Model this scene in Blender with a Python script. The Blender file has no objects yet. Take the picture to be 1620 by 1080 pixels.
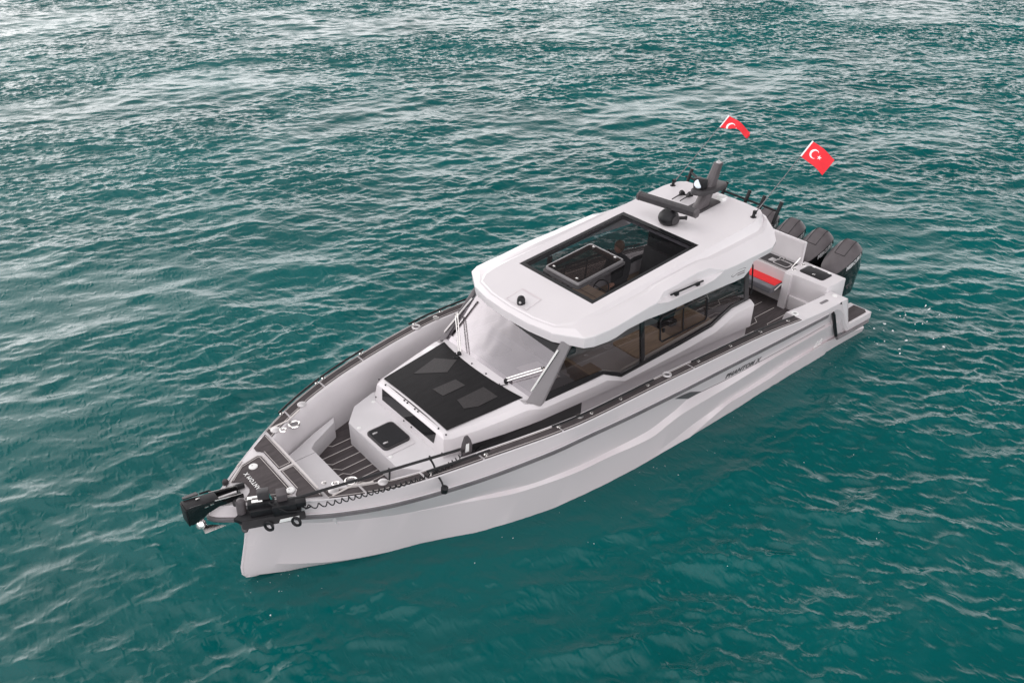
import bpy, bmesh, math, random
import numpy as np
from mathutils import Vector, Matrix
R_ = math.radians
scene = bpy.context.scene
COL = scene.collection
random.seed(7)

# ------------------------------------------------------------------ camera
cam_d = bpy.data.cameras.new("camera")
cam_d.sensor_width = 36.0
cam_d.lens = 1393.013 / 1620 * 36
cam_d.clip_end = 8000
cam = bpy.data.objects.new("camera", cam_d)
cam.location = (15.1803, 9.0838, 9.3395)
cam.rotation_euler = (R_(90) - 0.562318, 0, -2.258393 - R_(90))
COL.objects.link(cam)
scene.camera = cam

# ------------------------------------------------------------------ sky, sun, exposure
CLOUD_LO, CLOUD_HI, GLOW, FILL_SKY = 0.6, 19.5, 4.0, 12.3
SUN_EL, SUN_AZ = 24.0, -78.0            # azimuth counted from +X towards +Y
world = bpy.data.worlds.new("World")
scene.world = world
world.use_nodes = True
nt = world.node_tree
nt.nodes.clear()
out = nt.nodes.new("ShaderNodeOutputWorld")
bg = nt.nodes.new("ShaderNodeBackground")
sky = nt.nodes.new("ShaderNodeTexSky")
sky.sky_type = 'NISHITA'
sky.sun_disc = False
sky.sun_elevation = R_(SUN_EL)
sky.sun_rotation = R_(90 - SUN_AZ)
sky.air_density = 1.0
sky.dust_density = 4.0
sky.ozone_density = 1.0
hs = nt.nodes.new("ShaderNodeHueSaturation")
hs.inputs['Saturation'].default_value = 0.3
tc = nt.nodes.new("ShaderNodeTexCoord")
mp = nt.nodes.new("ShaderNodeMapping")
mp.inputs['Scale'].default_value = (1, 1, 2.2)
cl = nt.nodes.new("ShaderNodeTexNoise")
cl.inputs['Scale'].default_value = 2.6
cl.inputs['Detail'].default_value = 6
cl.inputs['Roughness'].default_value = 0.55
rp = nt.nodes.new("ShaderNodeValToRGB")          # overcast layer, luminance in sky texture units
rp.color_ramp.elements[0].position = 0.33
rp.color_ramp.elements[0].color = (0.70, 0.69, 0.71, 1)
rp.color_ramp.elements[1].position = 0.68
rp.color_ramp.elements[1].color = (1.20, 1.15, 1.16, 1)
dt = nt.nodes.new("ShaderNodeVectorMath")        # thin cloud glows round the hidden sun
dt.operation = 'DOT_PRODUCT'
dt.inputs[1].default_value = (math.cos(R_(SUN_AZ)) * math.cos(R_(SUN_EL)), math.sin(R_(SUN_AZ)) * math.cos(R_(SUN_EL)), math.sin(R_(SUN_EL)))
mr = nt.nodes.new("ShaderNodeMapRange")
mr.interpolation_type = 'SMOOTHSTEP'
mr.inputs['From Min'].default_value = 0.45
mr.inputs['From Max'].default_value = 1.0
mr.inputs['To Min'].default_value = 0.0
mr.inputs['To Max'].default_value = GLOW
sx = nt.nodes.new("ShaderNodeSeparateXYZ")
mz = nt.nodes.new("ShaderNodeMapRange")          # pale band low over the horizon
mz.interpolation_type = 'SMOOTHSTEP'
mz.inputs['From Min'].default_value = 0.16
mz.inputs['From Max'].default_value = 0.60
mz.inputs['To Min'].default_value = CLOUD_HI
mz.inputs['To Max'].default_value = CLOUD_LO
dp = nt.nodes.new("ShaderNodeVectorMath")        # bright lobe added high in the sky to light the boat
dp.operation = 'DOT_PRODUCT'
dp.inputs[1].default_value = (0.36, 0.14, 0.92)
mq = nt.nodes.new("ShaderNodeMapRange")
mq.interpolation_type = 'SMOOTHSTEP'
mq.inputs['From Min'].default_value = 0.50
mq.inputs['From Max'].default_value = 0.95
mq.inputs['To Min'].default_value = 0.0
mq.inputs['To Max'].default_value = FILL_SKY
a2 = nt.nodes.new("ShaderNodeMath")
a2.operation = 'ADD'
am = nt.nodes.new("ShaderNodeMath")
am.operation = 'ADD'
dh = nt.nodes.new("ShaderNodeVectorMath")        # pale band raised on the port bow side to fill light on the hull
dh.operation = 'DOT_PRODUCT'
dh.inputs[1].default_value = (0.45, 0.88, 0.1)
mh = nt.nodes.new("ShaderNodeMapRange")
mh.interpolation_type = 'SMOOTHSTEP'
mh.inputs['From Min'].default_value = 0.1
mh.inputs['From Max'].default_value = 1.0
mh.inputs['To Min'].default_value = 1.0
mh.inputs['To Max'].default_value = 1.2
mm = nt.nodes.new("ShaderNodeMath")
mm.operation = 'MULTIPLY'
sc = nt.nodes.new("ShaderNodeVectorMath")
sc.operation = 'SCALE'
mx = nt.nodes.new("ShaderNodeMix")
mx.data_type = 'RGBA'
mx.inputs[0].default_value = 0.9
L = nt.links.new
L(sky.outputs[0], hs.inputs['Color'])
L(tc.outputs['Generated'], mp.inputs[0])
L(tc.outputs['Generated'], dt.inputs[0])
L(dt.outputs['Value'], mr.inputs['Value'])
L(tc.outputs['Generated'], sx.inputs[0])
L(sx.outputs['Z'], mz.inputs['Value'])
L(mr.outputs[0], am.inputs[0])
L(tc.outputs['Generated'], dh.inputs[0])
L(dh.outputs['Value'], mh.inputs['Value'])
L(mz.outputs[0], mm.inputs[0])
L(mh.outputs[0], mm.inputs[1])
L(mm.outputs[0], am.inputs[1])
L(mp.outputs[0], cl.inputs['Vector'])
L(cl.outputs[0], rp.inputs[0])
L(rp.outputs[0], sc.inputs[0])
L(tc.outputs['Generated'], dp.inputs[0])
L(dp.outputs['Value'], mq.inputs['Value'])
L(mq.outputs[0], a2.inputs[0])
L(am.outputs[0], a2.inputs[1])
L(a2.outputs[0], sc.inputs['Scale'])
L(hs.outputs[0], mx.inputs[6])
L(sc.outputs[0], mx.inputs[7])
L(mx.outputs[2], bg.inputs['Color'])
bg.inputs['Strength'].default_value = 0.13
L(bg.outputs[0], out.inputs[0])

sun_d = bpy.data.lights.new("sun", 'SUN')
sun_d.energy = 0.5
sun_d.angle = R_(50)
sun_d.color = (1.0, 0.965, 0.94)
sun = bpy.data.objects.new("sun", sun_d)
COL.objects.link(sun)
az, el = R_(SUN_AZ), R_(SUN_EL)
to_sun = Vector((math.cos(az) * math.cos(el), math.sin(az) * math.cos(el), math.sin(el)))
sun.rotation_euler = (-to_sun).to_track_quat('-Z', 'Y').to_euler()
sun.location = (0, -20, 30)

scene.view_settings.view_transform = 'Standard'
scene.view_settings.look = 'None'
scene.view_settings.exposure = 0.0
scene.view_settings.gamma = 1.0

# ------------------------------------------------------------------ materials
def mat(name, col, rough=0.4, metal=0.0, noise=0.0, nscale=6.0, coat=0.0, bump=0.0, bscale=200.0,
        spec=0.5, stretch=None, rvar=0.0):
    m = bpy.data.materials.new(name)
    m.use_nodes = True
    n = m.node_tree.nodes
    l = m.node_tree.links.new
    p = n["Principled BSDF"]
    p.inputs['Base Color'].default_value = (*col, 1)
    p.inputs['Roughness'].default_value = rough
    p.inputs['Metallic'].default_value = metal
    p.inputs['Specular IOR Level'].default_value = spec
    if coat:
        p.inputs['Coat Weight'].default_value = coat
        p.inputs['Coat Roughness'].default_value = 0.08
    if noise or bump or rvar:
        t = n.new("ShaderNodeTexCoord")
        g = n.new("ShaderNodeMapping")
        if stretch:
            g.inputs['Scale'].default_value = stretch
        l(t.outputs['Object'], g.inputs[0])
    if noise or rvar:
        x = n.new("ShaderNodeTexNoise")
        x.inputs['Scale'].default_value = nscale
        x.inputs['Detail'].default_value = 5
        l(g.outputs[0], x.inputs['Vector'])
    if noise:
        r = n.new("ShaderNodeValToRGB")
        lo = [max(0, c * (1 - noise)) for c in col]
        hi = [min(1, c * (1 + noise)) for c in col]
        r.color_ramp.elements[0].position = 0.3
        r.color_ramp.elements[0].color = (*lo, 1)
        r.color_ramp.elements[1].position = 0.7
        r.color_ramp.elements[1].color = (*hi, 1)
        l(x.outputs[0], r.inputs[0])
        l(r.outputs[0], p.inputs['Base Color'])
    if rvar:
        q = n.new("ShaderNodeMapRange")
        q.inputs['To Min'].default_value = max(0.02, rough - rvar)
        q.inputs['To Max'].default_value = rough + rvar
        l(x.outputs[0], q.inputs['Value'])
        l(q.outputs[0], p.inputs['Roughness'])
    if bump:
        y = n.new("ShaderNodeTexNoise")
        y.inputs['Scale'].default_value = bscale
        y.inputs['Detail'].default_value = 3
        l(g.outputs[0], y.inputs['Vector'])
        b = n.new("ShaderNodeBump")
        b.inputs['Strength'].default_value = bump
        b.inputs['Distance'].default_value = 0.002
        l(y.outputs[0], b.inputs['Height'])
        l(b.outputs[0], p.inputs['Normal'])
    return m

def glass(name, tint, gloss=(0.9, 0.9, 0.95), ior=1.5, base=0.0, rough=0.02, wob=0.0):
    """tinted pane: a filter for what lies behind plus a fresnel mirror; base adds a coating"""
    m = bpy.data.materials.new(name)
    m.use_nodes = True
    n = m.node_tree.nodes
    l = m.node_tree.links.new
    n.remove(n["Principled BSDF"])
    o = n["Material Output"]
    tr = n.new("ShaderNodeBsdfTransparent")
    tr.inputs[0].default_value = (*tint, 1)
    gl = n.new("ShaderNodeBsdfGlossy")
    gl.inputs['Color'].default_value = (*gloss, 1)
    gl.inputs['Roughness'].default_value = rough
    f0 = ((ior - 1) / (ior + 1)) ** 2           # Schlick, the same from both sides of the pane
    ge = n.new("ShaderNodeNewGeometry")
    dn = n.new("ShaderNodeVectorMath")
    dn.operation = 'DOT_PRODUCT'
    l(ge.outputs['Normal'], dn.inputs[0])
    l(ge.outputs['Incoming'], dn.inputs[1])
    def mth(op, a, b=None):
        k = n.new("ShaderNodeMath")
        k.operation = op
        for q, v in enumerate((a, b)):
            if v is None: continue
            if isinstance(v, (int, float)): k.inputs[q].default_value = v
            else: l(v, k.inputs[q])
        return k.outputs[0]
    fv = mth('POWER', mth('SUBTRACT', 1.0, mth('ABSOLUTE', dn.outputs['Value'])), 5.0)
    fv = mth('ADD', mth('MULTIPLY', fv, 1 - f0), f0)
    ad = n.new("ShaderNodeMath")
    ad.operation = 'ADD'
    ad.use_clamp = True
    ad.inputs[1].default_value = base
    l(fv, ad.inputs[0])
    mxs = n.new("ShaderNodeMixShader")
    l(ad.outputs[0], mxs.inputs[0])
    l(tr.outputs[0], mxs.inputs[1])
    l(gl.outputs[0], mxs.inputs[2])
    l(mxs.outputs[0], o.inputs[0])
    if wob:
        t = n.new("ShaderNodeTexCoord")
        y = n.new("ShaderNodeTexNoise")
        y.inputs['Scale'].default_value = 1.3
        y.inputs['Detail'].default_value = 2
        l(t.outputs['Object'], y.inputs['Vector'])
        b = n.new("ShaderNodeBump")
        b.inputs['Strength'].default_value = wob
        b.inputs['Distance'].default_value = 0.05
        l(y.outputs[0], b.inputs['Height'])
        l(b.outputs[0], gl.inputs['Normal'])
    return m

M = {}
M['hull'] = mat('grey_gelcoat', (0.655, 0.60, 0.617), 0.3, coat=0.25)
M['white'] = mat('white_gelcoat', (0.70, 0.67, 0.685), 0.32, noise=0.02, nscale=1.5, coat=0.3, rvar=0.08)
M['liner'] = mat('deck_gelcoat', (0.68, 0.65, 0.665), 0.4, noise=0.04, nscale=2.5, bump=0.15, bscale=120)
M['nonskid'] = mat('pale_nonskid_gelcoat', (0.66, 0.64, 0.655), 0.6, noise=0.03, nscale=3, bump=0.5, bscale=260)
M['teak'] = mat('dark_foam_decking', (0.068, 0.058, 0.06), 0.75, noise=0.22, nscale=9, bump=0.6, bscale=150,
                stretch=(0.5, 3.0, 1.0), spec=0.25)
M['seam'] = mat('pale_deck_seam', (0.62, 0.58, 0.56), 0.6)
M['rub'] = mat('grey_rubber_rail', (0.15, 0.14, 0.148), 0.45, noise=0.2, nscale=3)
M['black'] = mat('black_plastic', (0.013, 0.013, 0.015), 0.42, spec=0.28, noise=0.3, nscale=12, rvar=0.1)
M['charcoal'] = mat('charcoal_plastic', (0.045, 0.042, 0.045), 0.5, spec=0.35, noise=0.2, nscale=10, bump=0.3, bscale=180)
M['gloss_black'] = mat('gloss_black_paint', (0.008, 0.009, 0.010), 0.13, coat=0.6, rvar=0.05, nscale=4)
M['cap'] = mat('matt_grey_cowl', (0.085, 0.074, 0.079), 0.48, noise=0.12, nscale=8)
M['chrome'] = mat('polished_steel', (0.82, 0.80, 0.78), 0.16, metal=1.0, rvar=0.08, nscale=9)
M['alu'] = mat('brushed_aluminium', (0.60, 0.58, 0.585), 0.42, metal=0.5, noise=0.08, nscale=15)
M['pillar'] = mat('grey_pillar_paint', (0.20, 0.188, 0.195), 0.45, noise=0.03, nscale=4)
M['frame'] = mat('dark_aluminium', (0.26, 0.25, 0.255), 0.35, metal=0.7, noise=0.06, nscale=12)
M['letter'] = mat('silver_lettering', (0.55, 0.55, 0.56), 0.4)
M['dglass'] = mat('dark_glass', (0.012, 0.012, 0.014), 0.06, coat=0.0, noise=0.2, nscale=2)
M['mesh'] = mat('black_sunshade_mesh', (0.014, 0.0135, 0.0145), 0.5, spec=0.12, noise=0.2, nscale=3.5, bump=0.6, bscale=350, stretch=(1, 4, 1))
M['mesh2'] = mat('thin_sunshade_mesh', (0.024, 0.021, 0.022), 0.5, noise=0.35, nscale=40)
M['red'] = mat('red_vinyl', (0.80, 0.025, 0.03), 0.5, noise=0.06, nscale=5)
M['greyvinyl'] = mat('grey_vinyl', (0.17, 0.17, 0.19), 0.5, noise=0.08, nscale=6)
M['wood'] = mat('light_oak', (0.45, 0.325, 0.22), 0.5, noise=0.25, nscale=4, stretch=(1, 9, 1))
M['seatdark'] = mat('black_upholstery', (0.02, 0.02, 0.023), 0.55, noise=0.3, nscale=8)
M['flagred'] = mat('red_flag_cloth', (0.78, 0.022, 0.035), 0.75, noise=0.05, nscale=6)
M['flagwhite'] = mat('white_flag_cloth', (0.85, 0.85, 0.85), 0.75)
M['skin'] = mat('skin', (0.45, 0.24, 0.16), 0.55, noise=0.1, nscale=20)
M['hair'] = mat('brown_hair', (0.16, 0.085, 0.04), 0.6, noise=0.4, nscale=60)
M['cloth'] = mat('black_shirt', (0.018, 0.018, 0.02), 0.8, noise=0.3, nscale=12)
M['foam'] = mat('sea_foam', (0.86, 0.87, 0.87), 0.6, noise=0.04, nscale=30)
M['lens'] = mat('pale_lens', (0.75, 0.84, 0.92), 0.05, coat=1.0)
M['whiteplastic'] = mat('white_plastic', (0.85, 0.85, 0.84), 0.35)
M['teal'] = mat('teal_strap', (0.02, 0.16, 0.15), 0.6, noise=0.2, nscale=20)
M['line'] = mat('dark_grey_marking', (0.09, 0.085, 0.09), 0.4)
M['antifoul'] = mat('black_antifouling', (0.012, 0.012, 0.013), 0.6, noise=0.3, nscale=6)
M['tint'] = glass('tinted_side_glass', (0.52, 0.50, 0.475), ior=1.5, base=0.05, wob=0.02)
M['roofglass'] = glass('tinted_roof_glass', (0.50, 0.50, 0.53), ior=1.3, base=0.0)
M['brownglass'] = glass('brown_hatch_glass', (0.42, 0.35, 0.31), ior=1.35, base=0.0)
M['tan'] = mat('tan_upholstery', (0.38, 0.27, 0.18), 0.6, noise=0.1, nscale=8)
M['screen'] = glass('mirrored_windscreen', (0.48, 0.455, 0.48), gloss=(0.84, 0.80, 0.84), ior=1.5, base=0.34, rough=0.13, wob=0.25)

# ------------------------------------------------------------------ mesh helpers
def link(name, me, mt, parent=None, angle=32):
    for p in me.polygons:
        p.use_smooth = True
    me.set_sharp_from_angle(angle=R_(angle))
    o = bpy.data.objects.new(name, me)
    COL.objects.link(o)
    if mt is not None:
        me.materials.append(mt)
    if parent is not None:
        o.parent = parent
        if parent.type == 'EMPTY':
            o.matrix_parent_inverse = Matrix.Translation(-parent.location)
    return o

def wloc(o):
    v = Vector((0, 0, 0))
    while o is not None:
        if o.type == 'EMPTY':
            v = v + o.location
        o = o.parent
    return v

def add(name, verts, faces, mt, parent=None, angle=32, bev=0.0, seg=2):
    bm = bmesh.new()
    vs = [bm.verts.new(v) for v in verts]
    for f in faces:
        try:
            bm.faces.new([vs[i] for i in f])
        except ValueError:
            pass
    bmesh.ops.remove_doubles(bm, verts=bm.verts, dist=1e-5)
    bmesh.ops.recalc_face_normals(bm, faces=bm.faces)
    if bev:
        es = [e for e in bm.edges if len(e.link_faces) == 2 and e.calc_face_angle(0) > R_(25)]
        bmesh.ops.bevel(bm, geom=es, offset=bev, segments=seg, affect='EDGES', profile=0.6, clamp_overlap=True)
    me = bpy.data.meshes.new(name)
    bm.to_mesh(me)
    bm.free()
    return link(name, me, mt, parent, angle)

class MB:
    """collects shapes for ONE part"""
    def __init__(s):
        s.v, s.f = [], []
    def put(s, v, f):
        b = len(s.v)
        s.v += [tuple(x) for x in v]
        s.f += [[i + b for i in q] for q in f]
        return s
    def box(s, c, d, rot=None):
        x, y, z = d[0] / 2, d[1] / 2, d[2] / 2
        pts = [Vector(p) for p in ((-x, -y, -z), (x, -y, -z), (x, y, -z), (-x, y, -z), (-x, -y, z), (x, -y, z), (x, y, z), (-x, y, z))]
        if rot is not None:
            pts = [rot @ p for p in pts]
        c = Vector(c)
        return s.put([c + p for p in pts], [(0, 3, 2, 1), (4, 5, 6, 7), (0, 1, 5, 4), (1, 2, 6, 5), (2, 3, 7, 6), (3, 0, 4, 7)])
    def prism(s, poly, vec):
        n = len(poly)
        vec = Vector(vec)
        a = [Vector(p) for p in poly]
        return s.put(a + [p + vec for p in a], [list(range(n))[::-1], [n + i for i in range(n)]] +
                     [(i, (i + 1) % n, n + (i + 1) % n, n + i) for i in range(n)])
    def tube(s, pts, r, n=8, cap=True):
        pts = [Vector(p) for p in pts]
        rr = r if isinstance(r, (list, tuple)) else [r] * len(pts)
        rings = []
        up = None
        for i, p in enumerate(pts):
            if i == 0: t = pts[1] - p
            elif i == len(pts) - 1: t = p - pts[i - 1]
            else: t = (pts[i + 1] - p).normalized() + (p - pts[i - 1]).normalized()
            t.normalize()
            if up is None:
                up = t.orthogonal().normalized()
            up = (up - t * up.dot(t)).normalized()
            w = t.cross(up)
            rings.append([p + (up * math.cos(a) + w * math.sin(a)) * rr[i] for a in [2 * math.pi * k / n for k in range(n)]])
        v = [q for rg in rings for q in rg]
        f = []
        for i in range(len(pts) - 1):
            for k in range(n):
                f.append((i * n + k, i * n + (k + 1) % n, (i + 1) * n + (k + 1) % n, (i + 1) * n + k))
        if cap:
            f.append(list(range(n))[::-1])
            f.append([(len(pts) - 1) * n + k for k in range(n)])
        return s.put(v, f)
    def lathe(s, base, axis, prof, n=16):
        """prof: (distance along axis, radius)"""
        ax = Vector(axis).normalized()
        b = Vector(base)
        return s.tube_r([b + ax * d for d, _ in prof], [r for _, r in prof], ax, n)
    def tube_r(s, ctr, rad, ax, n):
        u = ax.orthogonal().normalized()
        w = ax.cross(u)
        v, f = [], []
        for c, r in zip(ctr, rad):
            v += [c + (u * math.cos(2 * math.pi * k / n) + w * math.sin(2 * math.pi * k / n)) * max(r, 1e-4) for k in range(n)]
        m = len(ctr)
        for i in range(m - 1):
            for k in range(n):
                f.append((i * n + k, i * n + (k + 1) % n, (i + 1) * n + (k + 1) % n, (i + 1) * n + k))
        f.append(list(range(n))[::-1])
        f.append([(m - 1) * n + k for k in range(n)])
        return s.put(v, f)
    def torus(s, c, R, r, axis=(0, 0, 1), n=20, k=8):
        ax = Vector(axis).normalized()
        u = ax.orthogonal().normalized()
        w = ax.cross(u)
        pts = [Vector(c) + (u * math.cos(2 * math.pi * i / n) + w * math.sin(2 * math.pi * i / n)) * R for i in range(n)]
        v, f = [], []
        for p in pts:
            d = (p - Vector(c)).normalized()
            v += [p + (d * math.cos(2 * math.pi * j / k) + ax * math.sin(2 * math.pi * j / k)) * r for j in range(k)]
        for i in range(n):
            for j in range(k):
                a, b = i * k, ((i + 1) % n) * k
                f.append((a + j, b + j, b + (j + 1) % k, a + (j + 1) % k))
        return s.put(v, f)
    def grid(s, rows, close=False):
        """rows of equal length points -> quads"""
        n = len(rows[0])
        v = [p for r in rows for p in r]
        f = []
        for i in range(len(rows) - 1):
            for k in range(n if close else n - 1):
                f.append((i * n + k, i * n + (k + 1) % n, (i + 1) * n + (k + 1) % n, (i + 1) * n + k))
        return s.put(v, f)
    def mirror(s):
        v = [(x, -y, z) for x, y, z in s.v]
        return s.put(v, [q[::-1] for q in s.f])
    def build(s, name, mt, parent=None, angle=32, bev=0.0, seg=2):
        return add(name, s.v, s.f, mt, parent, angle, bev, seg)

def thing(name, loc, label, cat, group=None):
    o = bpy.data.objects.new(name, None)
    o.empty_display_size = 0.2
    COL.objects.link(o)
    o.location = loc
    tag(o, label, cat, group)
    return o

def tag(o, label=None, cat=None, group=None, kind=None):
    if label: o['label'] = label
    if cat: o['category'] = cat
    if group: o['group'] = group
    if kind: o['kind'] = kind
    return o

def interp(tab, x):
    """smooth monotone-ish interpolation of a table of (x, a, b...)"""
    t = sorted(tab)
    xs = [p[0] for p in t]
    res = []
    for c in range(1, len(t[0])):
        ys = [p[c] for p in t]
        n = len(xs)
        d = [(ys[i + 1] - ys[i]) / (xs[i + 1] - xs[i]) for i in range(n - 1)]
        m = [d[0]] + [0 if d[i - 1] * d[i] <= 0 else 2 * d[i - 1] * d[i] / (d[i - 1] + d[i]) for i in range(1, n - 1)] + [d[-1]]
        if x <= xs[0]: res.append(ys[0]); continue
        if x >= xs[-1]: res.append(ys[-1]); continue
        i = max(k for k in range(n - 1) if xs[k] <= x)
        h = xs[i + 1] - xs[i]
        s = (x - xs[i]) / h
        res.append((2 * s**3 - 3 * s**2 + 1) * ys[i] + (s**3 - 2 * s**2 + s) * h * m[i] + (-2 * s**3 + 3 * s**2) * ys[i + 1] + (s**3 - s**2) * h * m[i + 1])
    return res

def words(name, body, size, origin, xdir, *a, **k):
    X = Vector(xdir).normalized()
    O = Vector(origin)
    for wd in body.split():
        o = text(name, wd, size, O, xdir, *a, **k)
        O = O + X * (max((v.co - O).dot(X) for v in o.data.vertices) + size * .42)

def text(name, body, size, origin, xdir, ydir, mt, parent, depth=0.004, shear=0.0, bold=0.0, space=1.0, align='LEFT', surf=None):
    cu = bpy.data.curves.new(name, 'FONT')
    cu.body = body
    cu.size = size
    cu.shear = shear
    cu.offset = bold
    cu.space_character = space
    cu.align_x = align
    cu.resolution_u = 3
    t = bpy.data.objects.new(name, cu)
    COL.objects.link(t)
    bpy.context.view_layer.update()
    me = bpy.data.meshes.new_from_object(t.evaluated_get(bpy.context.evaluated_depsgraph_get()))
    bpy.data.objects.remove(t)
    bpy.data.curves.remove(cu)
    X, Y = Vector(xdir).normalized(), Vector(ydir).normalized()
    Z = X.cross(Y).normalized()
    O = Vector(origin)
    bm = bmesh.new()
    bm.from_mesh(me)
    bmesh.ops.remove_doubles(bm, verts=bm.verts, dist=1e-5)
    bot = list(bm.faces)
    for v in bm.verts:
        p = O + X * v.co.x + Y * v.co.y
        if surf: p = surf(p)
        v.co = p
    ret = bmesh.ops.extrude_face_region(bm, geom=bot)
    for e in ret['geom']:
        if isinstance(e, bmesh.types.BMVert):
            e.co += Z * depth
    bmesh.ops.recalc_face_normals(bm, faces=bm.faces)
    me2 = bpy.data.meshes.new(name)
    bm.to_mesh(me2)
    bm.free()
    bpy.data.meshes.remove(me)
    return link(name, me2, mt, parent, 20)

# ------------------------------------------------------------------ water
NW, LW = 1400, 66.0
WX0, WY0 = -40.0, -50.0
def wave_field():
    rng = np.random.default_rng(11)
    k1 = 2 * np.pi * np.fft.fftfreq(NW, LW / NW)
    kx, ky = np.meshgrid(k1, k1, indexing='ij')
    k = np.hypot(kx, ky)
    k[0, 0] = 1
    h = np.zeros((NW, NW))
    def part(ang, spread, kp, kmin, kmax, slope, power, seed):
        r = np.random.default_rng(seed)
        c = np.cos(np.arctan2(ky, kx) - R_(ang))
        D = np.abs(c) ** spread
        S = np.where((k > kmin) & (k < kmax), k ** power * np.exp(-1.0 * (kp / k) ** 2), 0) * D
        F = (r.normal(size=(NW, NW)) + 1j * r.normal(size=(NW, NW))) * np.sqrt(S)
        f = np.real(np.fft.ifft2(F))
        gx = np.real(np.fft.ifft2(1j * kx * np.fft.fft2(f)))
        gy = np.real(np.fft.ifft2(1j * ky * np.fft.fft2(f)))
        rms = math.sqrt((gx ** 2 + gy ** 2).mean())
        return f * slope / rms
    gust = part(-100, 1, 0.35, 0.1, 1.6, 0.1, -3.0, 9)
    gust = 1.0 + 0.45 * np.clip(gust / gust.std(), -1.6, 1.6)
    h += part(-108, 2.5, 1.5, 0.6, 4.0, 0.048, -3.8, 1)
    h += part(-114, 3, 4.5, 2.0, 14.0, 0.105, -3.6, 2) * (0.6 + 0.4 * gust)
    h += part(-125, 3, 14.0, 7.0, 67.0, 0.245, -3.2, 3) * gust
    # sharpen the crests: horizontal shift towards them
    H = np.fft.fft2(h)
    dx = np.real(np.fft.ifft2(1j * kx / k * H))
    dy = np.real(np.fft.ifft2(1j * ky / k * H))
    return h, dx, dy
HF, DX, DY = wave_field()
# calm patch edges: fade to level at the border of the wave patch
ax_ = np.linspace(0, 1, NW)
fade = np.clip(np.minimum(ax_, 1 - ax_) / 0.05, 0, 1)
fade = fade[:, None] * fade[None, :]
gx_ = (WX0 + np.arange(NW) * (LW / NW))[:, None]
gy_ = np.abs(WY0 + np.arange(NW) * (LW / NW))[None, :]
hb_ = np.interp(gx_[:, 0], [-.5, 0, 2.4, 6.5, 8.5, 10.3, 11.4, 12.5, 13], [1.5, 1.8, 1.85, 1.86, 1.68, 1.05, .6, .05, 0])[:, None]
d_ = np.clip(gy_ - hb_, 0, None) + np.clip(-.3 - gx_, 0, None) + np.clip(gx_ - 12.6, 0, None)
fade = fade * (1 - .62 * np.exp(-(d_ / 1.1) ** 2))     # the hull shelters the water right beside it
HF = HF - .10 * np.exp(-((gx_ - 12.25) / .95) ** 2 - ((WY0 + np.arange(NW) * (LW / NW))[None, :] / .95) ** 2) / np.maximum(fade, .05)   # hollow under the forefoot
HF, DX, DY = HF * fade, DX * fade * 0.9, DY * fade * 0.9
def water_z(x, y):
    i = min(max(int((x - WX0) / LW * NW), 0), NW - 1)
    j = min(max(int((y - WY0) / LW * NW), 0), NW - 1)
    return float(HF[i, j])

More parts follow.
